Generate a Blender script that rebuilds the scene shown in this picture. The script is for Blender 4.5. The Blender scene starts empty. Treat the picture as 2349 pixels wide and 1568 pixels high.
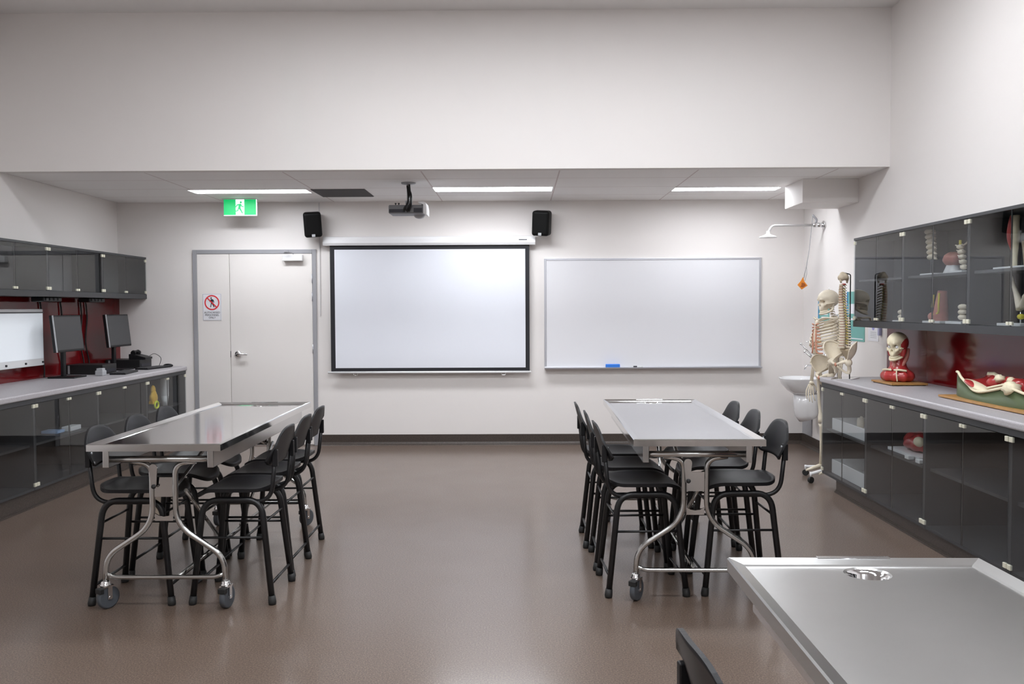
import bpy, bmesh, math, random
from mathutils import Vector, Matrix
random.seed(7)
S = bpy.context.scene
COL = S.collection
R = math.radians
PI = math.pi

# ------------------------------------------------------------ camera
cd = bpy.data.cameras.new('camera'); cam = bpy.data.objects.new('camera', cd); COL.objects.link(cam)
cd.sensor_width = 36.0; cd.lens = 36.0 * 2020.0 / 2349.0; cd.clip_start = 0.05; cd.clip_end = 60
cam.matrix_world = (Matrix.Translation((0, 0, 1.525)) @ Matrix.Rotation(R(0.44), 4, 'Z')
                    @ Matrix.Rotation(R(90 - 2.21), 4, 'X') @ Matrix.Rotation(R(-0.26), 4, 'Z'))
S.camera = cam
# ------------------------------------------------------------ world, exposure
w = bpy.data.worlds.new('world'); S.world = w; w.use_nodes = True
w.node_tree.nodes['Background'].inputs[0].default_value = (0.02, 0.02, 0.02, 1)
S.view_settings.view_transform = 'Standard'; S.view_settings.look = 'None'
S.view_settings.exposure = 1.20; S.view_settings.gamma = 1.0
try: S.view_settings.use_curve_mapping = False
except Exception: pass
HIGH_EMIT = 9.5      # recessed panels in the tall ceiling
LOW_EMIT = 13.5       # troffers in the low ceiling over the front wall
HIGH_LAMPS = [(-1.45, 5.55), (0.1, 5.55), (1.65, 5.55), (-1.45, 2.6), (0.1, 2.6), (1.65, 2.6), (-1.45, -0.4), (0.1, -0.4), (1.65, -0.4)]
LAMP_COL = (0.925, 0.957, 1.0)

# ------------------------------------------------------------ materials
def nm(name):
    m = bpy.data.materials.new(name); m.use_nodes = True
    return m, m.node_tree, m.node_tree.nodes['Principled BSDF']
def pm(name, c, rough=0.5, metal=0.0, coat=0.0, emit=None, es=0.0, ior=None, spec=None, var=0.0, vscale=30, bump=0.0, bscale=200):
    m, t, b = nm(name)
    b.inputs['Base Color'].default_value = (*c, 1); b.inputs['Roughness'].default_value = rough
    b.inputs['Metallic'].default_value = metal; b.inputs['Coat Weight'].default_value = coat
    b.inputs['Coat Roughness'].default_value = 0.05
    if spec is not None: b.inputs['Specular IOR Level'].default_value = spec
    if emit: b.inputs['Emission Color'].default_value = (*emit, 1); b.inputs['Emission Strength'].default_value = es
    if var or bump:
        tc = t.nodes.new('ShaderNodeTexCoord'); n = t.nodes.new('ShaderNodeTexNoise')
        t.links.new(tc.outputs['Object'], n.inputs['Vector']); n.inputs['Scale'].default_value = vscale
        n.inputs['Detail'].default_value = 4
        if var:
            mx = t.nodes.new('ShaderNodeMix'); mx.data_type = 'RGBA'
            mx.inputs[6].default_value = (*[max(0, x * (1 - var)) for x in c], 1)
            mx.inputs[7].default_value = (*[min(1, x * (1 + var)) for x in c], 1)
            t.links.new(n.outputs['Fac'], mx.inputs[0]); t.links.new(mx.outputs[2], b.inputs['Base Color'])
        if bump:
            n2 = t.nodes.new('ShaderNodeTexNoise'); n2.inputs['Scale'].default_value = bscale
            t.links.new(tc.outputs['Object'], n2.inputs['Vector'])
            bp = t.nodes.new('ShaderNodeBump'); bp.inputs['Strength'].default_value = bump; bp.inputs['Distance'].default_value = 0.002
            t.links.new(n2.outputs['Fac'], bp.inputs['Height']); t.links.new(bp.outputs['Normal'], b.inputs['Normal'])
    return m
def speckle(name, c1, c2, c3, scale, rough, coat=0.0, bump=0.0):
    m, t, b = nm(name)
    tc = t.nodes.new('ShaderNodeTexCoord')
    n = t.nodes.new('ShaderNodeTexNoise'); n.inputs['Scale'].default_value = scale; n.inputs['Detail'].default_value = 6; n.inputs['Roughness'].default_value = 0.8
    r = t.nodes.new('ShaderNodeValToRGB'); e = r.color_ramp.elements
    e[0].position = 0.36; e[0].color = (*c1, 1); e[1].position = 0.64; e[1].color = (*c3, 1)
    k = r.color_ramp.elements.new(0.5); k.color = (*c2, 1)
    t.links.new(tc.outputs['Object'], n.inputs['Vector']); t.links.new(n.outputs['Fac'], r.inputs[0]); t.links.new(r.outputs[0], b.inputs['Base Color'])
    n3 = t.nodes.new('ShaderNodeTexNoise'); n3.inputs['Scale'].default_value = 2.5; t.links.new(tc.outputs['Object'], n3.inputs['Vector'])
    mr = t.nodes.new('ShaderNodeMapRange'); mr.inputs[3].default_value = rough - 0.04; mr.inputs[4].default_value = rough + 0.06
    t.links.new(n3.outputs['Fac'], mr.inputs[0]); t.links.new(mr.outputs[0], b.inputs['Roughness'])
    b.inputs['Coat Weight'].default_value = coat; b.inputs['Coat Roughness'].default_value = 0.19; b.inputs['Coat IOR'].default_value = 1.62
    if bump:
        bp = t.nodes.new('ShaderNodeBump'); bp.inputs['Strength'].default_value = bump; bp.inputs['Distance'].default_value = 0.001
        t.links.new(n.outputs['Fac'], bp.inputs['Height']); t.links.new(bp.outputs['Normal'], b.inputs['Normal'])
    return m
def glass(name, tint, refl=1.0, rough=0.01):
    m = bpy.data.materials.new(name); m.use_nodes = True; t = m.node_tree; t.nodes.clear()
    o = t.nodes.new('ShaderNodeOutputMaterial'); tr = t.nodes.new('ShaderNodeBsdfTransparent'); tr.inputs[0].default_value = (*tint, 1)
    g = t.nodes.new('ShaderNodeBsdfGlossy'); g.inputs['Roughness'].default_value = rough; g.inputs[0].default_value = (refl, refl, refl, 1)
    f = t.nodes.new('ShaderNodeFresnel'); f.inputs[0].default_value = 1.5; mx = t.nodes.new('ShaderNodeMixShader')
    ge = t.nodes.new('ShaderNodeNewGeometry'); iv = t.nodes.new('ShaderNodeMath'); iv.operation = 'SUBTRACT'; iv.inputs[0].default_value = 1.0
    mu = t.nodes.new('ShaderNodeMath'); mu.operation = 'MULTIPLY'; m2 = t.nodes.new('ShaderNodeMath'); m2.operation = 'MULTIPLY'; m2.inputs[1].default_value = 1.0; m2.use_clamp = True
    t.links.new(ge.outputs['Backfacing'], iv.inputs[1]); t.links.new(f.outputs[0], mu.inputs[0]); t.links.new(iv.outputs[0], mu.inputs[1]); t.links.new(mu.outputs[0], m2.inputs[0])
    t.links.new(m2.outputs[0], mx.inputs[0]); t.links.new(tr.outputs[0], mx.inputs[1]); t.links.new(g.outputs[0], mx.inputs[2]); t.links.new(mx.outputs[0], o.inputs[0])
    return m
def tiles(name, c, line):
    m, t, b = nm(name)
    tc = t.nodes.new('ShaderNodeTexCoord'); sp = t.nodes.new('ShaderNodeSeparateXYZ'); t.links.new(tc.outputs['Object'], sp.inputs[0])
    def M(op, a, bb):
        n = t.nodes.new('ShaderNodeMath'); n.operation = op
        for i, v in enumerate((a, bb)):
            if v is None: continue
            if isinstance(v, (int, float)): n.inputs[i].default_value = v
            else: t.links.new(v, n.inputs[i])
        return n.outputs[0]
    def ln(sock, off, size):
        x = M('FRACT', M('DIVIDE', M('ADD', sock, off), size), None)
        return M('LESS_THAN', x, 0.012 / size)
    lx = ln(sp.outputs[0], 0.846 + 24.0, 1.2); ly = ln(sp.outputs[1], -9.306 + 24.0, 0.6)
    l = M('MAXIMUM', lx, ly)
    mx = t.nodes.new('ShaderNodeMix'); mx.data_type = 'RGBA'; mx.inputs[6].default_value = (*c, 1); mx.inputs[7].default_value = (*line, 1)
    t.links.new(l, mx.inputs[0]); t.links.new(mx.outputs[2], b.inputs['Base Color']); b.inputs['Roughness'].default_value = 0.85
    return m

WALL = pm('wall paint', (0.80, 0.765, 0.745), 0.7, var=0.015, vscale=2.0, bump=0.05, bscale=150)
CEIL = pm('ceiling paint', (0.78, 0.76, 0.75), 0.8)
TILE = tiles('ceiling tiles', (0.90, 0.88, 0.87), (0.66, 0.585, 0.58))
FLOOR = speckle('brown speckled vinyl', (0.055, 0.035, 0.025), (0.118, 0.079, 0.057), (0.225, 0.165, 0.128), 140, 0.55, coat=0.72, bump=0.02)
COVE = speckle('dark brown vinyl skirting', (0.030, 0.022, 0.018), (0.050, 0.037, 0.030), (0.085, 0.065, 0.055), 90, 0.4)
DOORP = pm('door paint', (0.79, 0.755, 0.73), 0.55)
GREYF = pm('grey frame paint', (0.33, 0.33, 0.35), 0.4)
STEEL = pm('brushed steel', (0.60, 0.60, 0.60), 0.17, 1.0, var=0.04, vscale=9)
STEELS = pm('worn satin steel', (0.46, 0.46, 0.455), 0.28, 1.0, var=0.05, vscale=7)
STEELR = pm('satin steel', (0.70, 0.70, 0.70), 0.09, 1.0, var=0.04, vscale=9)
CHROME = pm('chrome', (0.75, 0.75, 0.76), 0.08, 1.0)
TUBE = pm('stainless tube', (0.55, 0.55, 0.54), 0.18, 1.0)
BLACK = pm('black plastic', (0.008, 0.008, 0.0095), 0.42, spec=0.32, bump=0.15, bscale=600)
BLACKM = pm('black powder coat', (0.006, 0.006, 0.007), 0.38)
RUBBER = pm('black rubber', (0.012, 0.012, 0.012), 0.6)
WHEEL = pm('grey tyre', (0.07, 0.078, 0.09), 0.5)
CHAR = pm('charcoal laminate', (0.038, 0.040, 0.044), 0.45)
CHARIN = pm('grey cabinet lining', (0.095, 0.098, 0.102), 0.6)
TINT = glass('tinted glass', (0.85, 0.865, 0.87), 1.0)
CLIP = pm('pale metal clip', (0.78, 0.76, 0.62), 0.3, 0.3)
WTOP = speckle('grey speckled worktop', (0.36, 0.34, 0.36), (0.44, 0.42, 0.44), (0.54, 0.52, 0.54), 160, 0.4)
RED = pm('deep red back painted glass', (0.13, 0.004, 0.006), 0.10)
SCREEN = pm('projection screen', (0.74, 0.76, 0.82), 0.85)
BORDER = pm('black screen border', (0.012, 0.012, 0.016), 0.7)
WHITEM = pm('white enamel', (0.82, 0.82, 0.83), 0.3, coat=0.3)
BOARD = pm('whiteboard enamel', (0.74, 0.74, 0.77), 0.22)
ALU = pm('aluminium trim', (0.62, 0.63, 0.68), 0.35, 0.8)
CERAM = pm('white ceramic', (0.78, 0.78, 0.79), 0.12, coat=0.5)
PLW = pm('white plastic', (0.74, 0.75, 0.76), 0.4)
BLUE = pm('blue plastic', (0.03, 0.20, 0.72), 0.5)
ORANGE = pm('orange plate', (0.85, 0.28, 0.02), 0.5)
BONE = pm('ivory bone', (0.78, 0.70, 0.56), 0.45, var=0.12, vscale=25)
BONED = pm('darker ivory', (0.55, 0.46, 0.34), 0.5, var=0.15, vscale=30)  # deeper ivory tone for some bone parts
CART = pm('orange pink cartilage', (0.62, 0.30, 0.20), 0.5)
MUSC = pm('red muscle', (0.42, 0.035, 0.035), 0.28, coat=0.4, var=0.35, vscale=22)
MUSCP = pm('pale red muscle', (0.52, 0.20, 0.16), 0.4, var=0.25, vscale=30)
FAT = pm('cream tissue', (0.80, 0.72, 0.52), 0.45, var=0.1, vscale=40)
YEL = pm('yellow nerve', (0.72, 0.62, 0.06), 0.5)
GREENB = pm('olive green base', (0.075, 0.105, 0.045), 0.45)
WOOD = pm('varnished wood board', (0.42, 0.22, 0.07), 0.4, var=0.3, vscale=14)
TEAL = pm('teal sign', (0.14, 0.40, 0.36), 0.45)
TEALB = pm('blue sign edge', (0.03, 0.25, 0.45), 0.45)
SIGNW = pm('white sign', (0.80, 0.80, 0.84), 0.4)
SIGNR = pm('red sign print', (0.75, 0.02, 0.03), 0.5)
SIGNK = pm('black sign print', (0.02, 0.02, 0.03), 0.5)
YBAG = pm('yellow plastic bag', (0.85, 0.50, 0.02), 0.4)
YNEON = pm('neon yellow tape', (0.75, 0.85, 0.02), 0.5)
SCRN = pm('dark monitor screen', (0.045, 0.047, 0.05), 0.35)
SILV = pm('silver plastic', (0.45, 0.46, 0.48), 0.35, 0.2)
VENT = pm('dark vent mesh', (0.16, 0.155, 0.16), 0.7)
LAMP = pm('lamp diffuser', (0.9, 0.9, 0.9), 0.5, emit=LAMP_COL, es=LOW_EMIT)
LAMPH = pm('high lamp diffuser', (0.9, 0.9, 0.9), 0.5, emit=LAMP_COL, es=HIGH_EMIT)
EXG = pm('lit green exit panel', (0.0, 0.3, 0.1), 0.4, emit=(0.0, 0.36, 0.09), es=0.55)
EXW = pm('lit white exit panel', (0.8, 0.8, 0.8), 0.4, emit=(0.75, 1.0, 0.95), es=0.6)
VIEWER = pm('white viewer panel', (0.80, 0.84, 0.88), 0.4, emit=(0.85, 0.92, 1.0), es=0.08)

# ------------------------------------------------------------ mesh helpers
def nb(): return bmesh.new()
def box(bm, x0, x1, y0, y1, z0, z1, bev=0.0, mi=0, M=None):
    v = [bm.verts.new((x, y, z)) for x in (x0, x1) for y in (y0, y1) for z in (z0, z1)]
    f = [bm.faces.new([v[i] for i in q]) for q in ((0, 1, 3, 2), (4, 6, 7, 5), (0, 4, 5, 1), (2, 3, 7, 6), (0, 2, 6, 4), (1, 5, 7, 3))]
    for q in f: q.material_index = mi
    if bev > 0:
        es = list({e for q in f for e in q.edges})
        r = bmesh.ops.bevel(bm, geom=es, offset=bev, segments=3, profile=0.5, affect='EDGES')
        for q in r['faces']: q.material_index = mi
        vs = list({x for q in r['faces'] for x in q.verts} | {x for x in v if x.is_valid})
    else: vs = v
    if M is not None: bmesh.ops.transform(bm, matrix=M, verts=vs)
    return vs
def frames(P):
    n = len(P); T = []
    for i in range(n):
        a = P[max(0, i - 1)]; b = P[min(n - 1, i + 1)]; d = (b - a)
        T.append(d.normalized() if d.length > 1e-9 else Vector((0, 0, 1)))
    u = T[0].orthogonal().normalized(); U = []
    for i in range(n):
        u = (u - T[i] * u.dot(T[i]))
        u = u.normalized() if u.length > 1e-6 else T[i].orthogonal().normalized()
        U.append(u)
    return T, U
def tube(bm, pts, r, seg=10, mi=0, flat=1.0, cap=True, up=None):
    P = [Vector(p) for p in pts]; T, U = frames(P)
    if up is not None:
        U = [(Vector(up) - t * t.dot(Vector(up))).normalized() for t in T]
    rr = r if isinstance(r, (list, tuple)) else [r] * len(P)
    rings = []
    for p, t, u, q in zip(P, T, U, rr):
        s = t.cross(u)
        rings.append([bm.verts.new(p + u * math.cos(2 * PI * k / seg) * q * flat + s * math.sin(2 * PI * k / seg) * q) for k in range(seg)])
    for a, b in zip(rings, rings[1:]):
        for k in range(seg):
            f = bm.faces.new((a[k], a[(k + 1) % seg], b[(k + 1) % seg], b[k])); f.material_index = mi; f.smooth = True
    if cap:
        for ring in (rings[0][::-1], rings[-1]):
            f = bm.faces.new(ring); f.material_index = mi
    return [v for q in rings for v in q]
def rp(pts, rad, n=6):
    """polyline with rounded corners"""
    P = [Vector(p) for p in pts]; out = [P[0]]
    for i in range(1, len(P) - 1):
        a, b, c = P[i - 1], P[i], P[i + 1]
        q = rad[i - 1] if isinstance(rad, (list, tuple)) else rad
        d1 = (a - b); d2 = (c - b); q = min(q, d1.length * 0.49, d2.length * 0.49)
        p0 = b + d1.normalized() * q; p1 = b + d2.normalized() * q
        for k in range(n + 1):
            t = k / n; out.append(p0 * (1 - t) ** 2 + b * 2 * t * (1 - t) + p1 * t * t)
    out.append(P[-1]); return out
def spl(pts, n=8):
    """catmull-rom"""
    P = [Vector(p) for p in pts]; P = [P[0] * 2 - P[1]] + P + [P[-1] * 2 - P[-2]]; out = []
    for i in range(1, len(P) - 2):
        a, b, c, d = P[i - 1:i + 3]
        for k in range(n):
            t = k / n
            out.append(0.5 * ((2 * b) + (c - a) * t + (2 * a - 5 * b + 4 * c - d) * t * t + (3 * b - a - 3 * c + d) * t ** 3))
    out.append(P[-2]); return out
def cyl(bm, p0, p1, r0, r1=None, seg=20, mi=0):
    return tube(bm, [p0, p1], [r0, r0 if r1 is None else r1], seg, mi)
def lathe(bm, prof, c=(0, 0, 0), seg=28, mi=0, sx=1.0, sy=1.0, cap=True):
    rings = []; c = Vector(c)
    for r, z in prof:
        rings.append([bm.verts.new(c + Vector((math.cos(2 * PI * k / seg) * r * sx, math.sin(2 * PI * k / seg) * r * sy, z))) for k in range(seg)])
    for a, b in zip(rings, rings[1:]):
        for k in range(seg):
            f = bm.faces.new((a[k], a[(k + 1) % seg], b[(k + 1) % seg], b[k])); f.smooth = True; f.material_index = mi
    if not cap: return
    if prof[0][0] > 1e-5: bm.faces.new(rings[0][::-1]).material_index = mi
    if prof[-1][0] > 1e-5: bm.faces.new(rings[-1]).material_index = mi
def ell(bm, c, r, seg=20, rings=12, mi=0, fn=None, M=None):
    """ellipsoid with optional radial function fn(dir)->scale"""
    c = Vector(c); r = Vector(r); G = []
    for i in range(rings + 1):
        th = PI * i / rings; row = []
        for k in range(seg if 0 < i < rings else 1):
            ph = 2 * PI * k / seg; d = Vector((math.sin(th) * math.cos(ph), math.sin(th) * math.sin(ph), math.cos(th)))
            s = fn(d) if fn else 1.0
            p = Vector((d.x * r.x, d.y * r.y, d.z * r.z)) * s
            if M is not None: p = M @ p
            row.append(bm.verts.new(c + p))
        G.append(row)
    for i in range(rings):
        a, b = G[i], G[i + 1]
        for k in range(seg):
            k2 = (k + 1) % seg
            if len(a) == 1: f = bm.faces.new((a[0], b[k], b[k2]))
            elif len(b) == 1: f = bm.faces.new((a[k], b[0], a[k2]))
            else: f = bm.faces.new((a[k], b[k], b[k2], a[k2]))
            f.smooth = True; f.material_index = mi
    return [v for q in G for v in q]
def prism(bm, poly, axis, a0, a1, mi=0):
    """polygon extruded along axis; poly coords are the other two axes in order"""
    def mk(p, a):
        if axis == 'x': return (a, p[0], p[1])
        if axis == 'y': return (p[0], a, p[1])
        return (p[0], p[1], a)
    A = [bm.verts.new(mk(p, a0)) for p in poly]; B = [bm.verts.new(mk(p, a1)) for p in poly]
    n = len(poly)
    for f in ([bm.faces.new(A), bm.faces.new(B[::-1])] + [bm.faces.new((A[i], B[i], B[(i + 1) % n], A[(i + 1) % n])) for i in range(n)]): f.material_index = mi
def circ(cx, cy, r, n=24, a0=0, a1=2 * PI):
    return [(cx + r * math.cos(a0 + (a1 - a0) * k / n), cy + r * math.sin(a0 + (a1 - a0) * k / n)) for k in range(n + (0 if abs(a1 - a0) > 6.28 else 1))]
def obj(name, bm, mats, parent=None, loc=None, smooth=False):
    bmesh.ops.recalc_face_normals(bm, faces=bm.faces)
    me = bpy.data.meshes.new(name); bm.to_mesh(me); bm.free()
    for m in (mats if isinstance(mats, (list, tuple)) else [mats]): me.materials.append(m)
    if smooth:
        for p in me.polygons: p.use_smooth = True
    o = bpy.data.objects.new(name, me); COL.objects.link(o)
    if parent: o.parent = parent
    if loc: o.location = loc
    return o
def obj_at(name, bm, mats, label, cat, group=None):
    """a one-mesh thing: world-space geometry re-based on its own origin"""
    vs = [v.co for v in bm.verts]
    c = Vector(((min(v.x for v in vs) + max(v.x for v in vs)) / 2, (min(v.y for v in vs) + max(v.y for v in vs)) / 2, min(v.z for v in vs)))
    bmesh.ops.translate(bm, vec=-c, verts=bm.verts)
    o = obj(name, bm, mats); o.location = c; return tag(o, label, cat, group)
def tag(o, label, cat, group=None, kind=None):
    o['label'] = label; o['category'] = cat
    if group: o['group'] = group
    if kind: o['kind'] = kind
    return o
def thing(name, label, cat, loc=(0, 0, 0), rz=0.0, group=None, rx=0.0):
    o = bpy.data.objects.new(name, None); COL.objects.link(o); o.location = loc; o.rotation_euler = (rx, 0, rz); o.empty_display_size = 0.1
    return tag(o, label, cat, group)
def struct(name, bm, mats, parent=None):
    o = obj(name, bm, mats, parent)
    if not parent: o['kind'] = 'structure'
    return o
KIDS = {}
def copy_tree(o, parent=None):
    c = o.copy(); COL.objects.link(c)
    if parent: c.parent = parent
    for ch in [k for k in ALLOBJ() if k.parent == o]: copy_tree(ch, c)
    return c
def ALLOBJ(): return list(bpy.data.objects)
def dup(o, loc, rz, label, group=None):
    c = copy_tree(o); c.location = loc; c.rotation_euler = (0, 0, rz); c['label'] = label
    if group: c['group'] = group
    return c
def text_mesh(name, body, size, mat, parent, M, ext=0.0006, align='CENTER'):
    cu = bpy.data.curves.new('text', 'FONT'); cu.body = body; cu.size = size; cu.extrude = ext; cu.align_x = align; cu.resolution_u = 3
    t = bpy.data.objects.new('text', cu); COL.objects.link(t); bpy.context.view_layer.update()
    me = bpy.data.meshes.new_from_object(t.evaluated_get(bpy.context.evaluated_depsgraph_get()))
    bpy.data.objects.remove(t); me.transform(M); me.materials.clear(); me.materials.append(mat)
    o = bpy.data.objects.new(name, me); COL.objects.link(o); o.parent = parent; return o

# ------------------------------------------------------------ room shell
XL, XR, YB, YF, ZC, ZL, YS = -4.46, 3.16, 9.80, -3.0, 4.045, 2.71, 7.56
T = 0.12
b = nb(); box(b, XL - T, XR + T, YF - T, YB + T, -0.1, 0); struct('floor', b, FLOOR)
b = nb(); box(b, XL - T, XR + T, YF - T, YS, ZC, ZC + 0.1); struct('ceiling', b, CEIL)
b = nb(); box(b, XL - T, XL, YF - T, YB + T, 0, ZC); struct('wall_left', b, WALL)
b = nb(); box(b, XR, XR + T, YF - T, YB + T, 0, ZC); struct('wall_right', b, WALL)
b = nb(); box(b, XL, XR, YB, YB + T, 0, ZC); struct('wall_back', b, WALL)
b = nb(); box(b, XL, XR, YF - T, YF, 0, ZC); struct('wall_rear', b, WALL)
b = nb(); box(b, XL, XR, YS, YS + 0.10, ZL, ZC); struct('wall_upper', b, WALL)
# low ceiling, with openings for the three troffers
LOW = [(-3.30, -2.11, 8.80, 9.06, 'left'), (-0.845, 0.345, 8.70, 9.02, 'middle'), (1.56, 2.62, 8.82, 9.06, 'right')]
b = nb()
ys = sorted({YS + 0.10, YB} | {v for l in LOW for v in l[2:4]}); xs = sorted({XL, XR} | {v for l in LOW for v in l[0:2]})
for i in range(len(xs) - 1):
    for j in range(len(ys) - 1):
        cx = (xs[i] + xs[i + 1]) / 2; cy = (ys[j] + ys[j + 1]) / 2
        if any(l[0] < cx < l[1] and l[2] < cy < l[3] for l in LOW): continue
        v = [b.verts.new(p) for p in ((xs[i], ys[j], ZL), (xs[i + 1], ys[j], ZL), (xs[i + 1], ys[j + 1], ZL), (xs[i], ys[j + 1], ZL))]
        b.faces.new(v)
box(b, XL, XR, YS + 0.1, YB, ZL + 0.25, ZL + 0.27)
bmesh.ops.remove_doubles(b, verts=b.verts, dist=1e-5)
me = bpy.data.meshes.new('ceiling'); b.to_mesh(me); b.free(); me.materials.append(TILE)
o = bpy.data.objects.new('ceiling', me); COL.objects.link(o); o['kind'] = 'structure'
# duct boxing in the corner of the low ceiling
b = nb(); box(b, 2.64, XR, 8.24, 8.78, 2.49, ZL, 0.003); struct('trim_1', b, WALL)
# skirtings
def cove(bm, pts, h=0.118, t=0.012):
    """coved skirting swept along a floor line; pts run with the room on the left"""
    prof = [(0, 0), (0, h), (t, h), (t, 0.035), (t + 0.008, 0.014), (t + 0.026, 0.004), (t + 0.03, 0)]
    P = [Vector((*p, 0)) for p in pts]
    for a, c in zip(P, P[1:]):
        d = (c - a).normalized(); nrm = Vector((-d.y, d.x, 0))
        A = [bm.verts.new(a + nrm * q[0] + Vector((0, 0, q[1]))) for q in prof]; B = [bm.verts.new(c + nrm * q[0] + Vector((0, 0, q[1]))) for q in prof]
        n = len(prof)
        for i in range(n): bm.faces.new((A[i], A[(i + 1) % n], B[(i + 1) % n], B[i]))
        bm.faces.new(A); bm.faces.new(B[::-1])
b = nb(); cove(b, [(XR, YB), (-2.235, YB)]); struct('baseboard_back', b, COVE)
b = nb(); cove(b, [(XR, 7.46), (XR, YB)]); struct('baseboard_right', b, COVE)

# ------------------------------------------------------------ door
DY = YB
dr = bpy.data.objects.new('door_1', None); COL.objects.link(dr); dr.location = (-2.94, DY, 0); dr['kind'] = 'structure'
X0, X1, ZD = -3.62 + 2.94, -2.245 + 2.94, 2.185
b = nb()
box(b, X0, X0 + 0.045, -0.022, 0, 0, ZD, 0.003); box(b, X1 - 0.045, X1, -0.022, 0, 0, ZD, 0.003); box(b, X0 + 0.045, X1 - 0.045, -0.022, 0, ZD - 0.045, ZD, 0.003)
obj('door_frame', b, GREYF, dr)
xm = -3.212 + 2.94
b = nb(); box(b, X0 + 0.047, xm - 0.003, -0.016, -0.001, 0.012, ZD - 0.048, 0.002); obj('door_panel', b, DOORP, dr)['label'] = 'narrow fixed leaf'
b = nb(); box(b, xm + 0.003, X1 - 0.047, -0.016, -0.001, 0.012, ZD - 0.048, 0.002); lf = obj('door_leaf', b, DOORP, dr)
b = nb(); lathe(b, [(0.0, 0.026), (0.030, 0.024), (0.036, 0.012), (0.036, 0)], seg=24)
bmesh.ops.rotate(b, matrix=Matrix.Rotation(R(90), 3, 'X'), verts=b.verts); bmesh.ops.translate(b, vec=(xm + 0.085, -0.016, 1.03), verts=b.verts)
tube(b, rp([(xm + 0.085, -0.035, 1.03), (xm + 0.085, -0.065, 1.03), (xm + 0.10, -0.068, 1.028), (xm + 0.20, -0.066, 1.024)], 0.014), 0.0115, 10)
obj('door_handle', b, CHROME, lf)
b = nb(); box(b, xm - 0.003, xm + 0.003, -0.0175, -0.010, 0.99, 1.06); obj('latch_plate', b, SIGNK, lf)
b = nb(); box(b, 0.335, 0.555, -0.085, -0.016, 2.055, 2.125, 0.006); cl = obj('door_closer', b, WHITEM, lf)
b = nb(); tube(b, rp([(0.45, -0.05, 2.125), (0.45, -0.05, 2.14), (0.39, -0.17, 2.15), (0.36, -0.03, 2.165)], 0.01), 0.006, 8); box(b, 0.34, 0.39, -0.04, -0.02, 2.150, 2.175); obj('closer_arm', b, GREYF, cl)
for z in (1.86, 1.66, 1.08, 0.3):
    b = nb(); cyl(b, (X1 - 0.046, -0.026, z - 0.05), (X1 - 0.046, -0.026, z + 0.05), 0.0045, seg=10); obj('hinge', b, ALU, dr)

# sign on the fixed leaf
sg = thing('safety_sign', 'white prohibition sign reading AUTHORISED PERSONNEL ONLY on the door', 'sign', (-3.411, DY - 0.0162, 1.40))
b = nb(); box(b, -0.105, 0.105, -0.003, 0, 0, 0.30, 0.001); obj('sign_panel', b, SIGNW, sg)
b = nb()
for (x0, x1, z0, z1) in ((-0.100, 0.100, 0.294, 0.2955), (-0.100, 0.100, 0.004, 0.0055), (-0.100, -0.0985, 0.004, 0.295), (0.0985, 0.100, 0.004, 0.295)): box(b, x0, x1, -0.0036, -0.003, z0, z1)
obj('border_line', b, SIGNK, sg)
b = nb()
n = 48; oc = circ(0, 0.20, 0.083, n); ic = circ(0, 0.20, 0.070, n)
for k in range(n):
    k2 = (k + 1) % n; prism(b, [oc[k], oc[k2], ic[k2], ic[k]], 'y', -0.0048, -0.003)
c45 = math.cos(R(45)); 
prism(b, [(-0.056, 0.248), (-0.048, 0.256), (0.056, 0.152), (0.048, 0.144)], 'y', -0.0052, -0.003)
obj('prohibition_ring', b, SIGNR, sg)
b = nb()
prism(b, circ(-0.008, 0.250, 0.0085, 16), 'y', -0.0042, -0.003)
prism(b, [(-0.010, 0.238), (0.008, 0.238), (0.022, 0.224), (0.024, 0.200), (0.017, 0.198), (0.014, 0.214), (0.010, 0.216), (0.010, 0.195), (0.028, 0.150), (0.019, 0.148), (0.001, 0.186), (-0.004, 0.186), (-0.012, 0.148), (-0.020, 0.150), (-0.010, 0.195), (-0.010, 0.218), (-0.020, 0.206), (-0.025, 0.210), (-0.016, 0.230)], 'y', -0.0042, -0.003)
obj('walking_figure', b, SIGNK, sg)
for i, s in enumerate(('AUTHORISED', 'PERSONNEL', 'ONLY')):
    text_mesh('lettering', s, 0.029, SIGNK, sg, Matrix.Translation((0, -0.0036, 0.080 - i * 0.028)) @ Matrix.Rotation(R(90), 4, 'X'))

# ------------------------------------------------------------ exit sign
ex = thing('exit_sign', 'lit green running man exit sign hanging under the low ceiling', 'sign', (-2.985, 9.47, 2.535))
b = nb(); box(b, -0.175, 0.182, 0.012, 0.030, -0.008, 0.135, 0.002); box(b, -0.183, 0.184, -0.01, 0.05, 0.165, 0.175); box(b, -0.16, 0.16, 0.014, 0.028, 0.135, 0.166); obj('housing', b, WHITEM, ex)
b = nb(); box(b, -0.175, -0.046, 0.006, 0.012, 0.0, 0.165); obj('green_panel', b, EXG, ex)
b = nb(); box(b, 0.046, 0.172, 0.006, 0.012, 0.0, 0.165); obj('green_panel', b, EXG, ex)
b = nb(); box(b, -0.046, 0.046, 0.006, 0.012, 0.0, 0.165); box(b, 0.172, 0.180, 0.006, 0.012, -0.008, 0.165); box(b, -0.175, 0.172, 0.006, 0.012, -0.008, 0.0); obj('white_panel', b, EXW, ex)
b = nb()
prism(b, circ(0.010, 0.135, 0.011, 16), 'y', 0.002, 0.0065)
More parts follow.
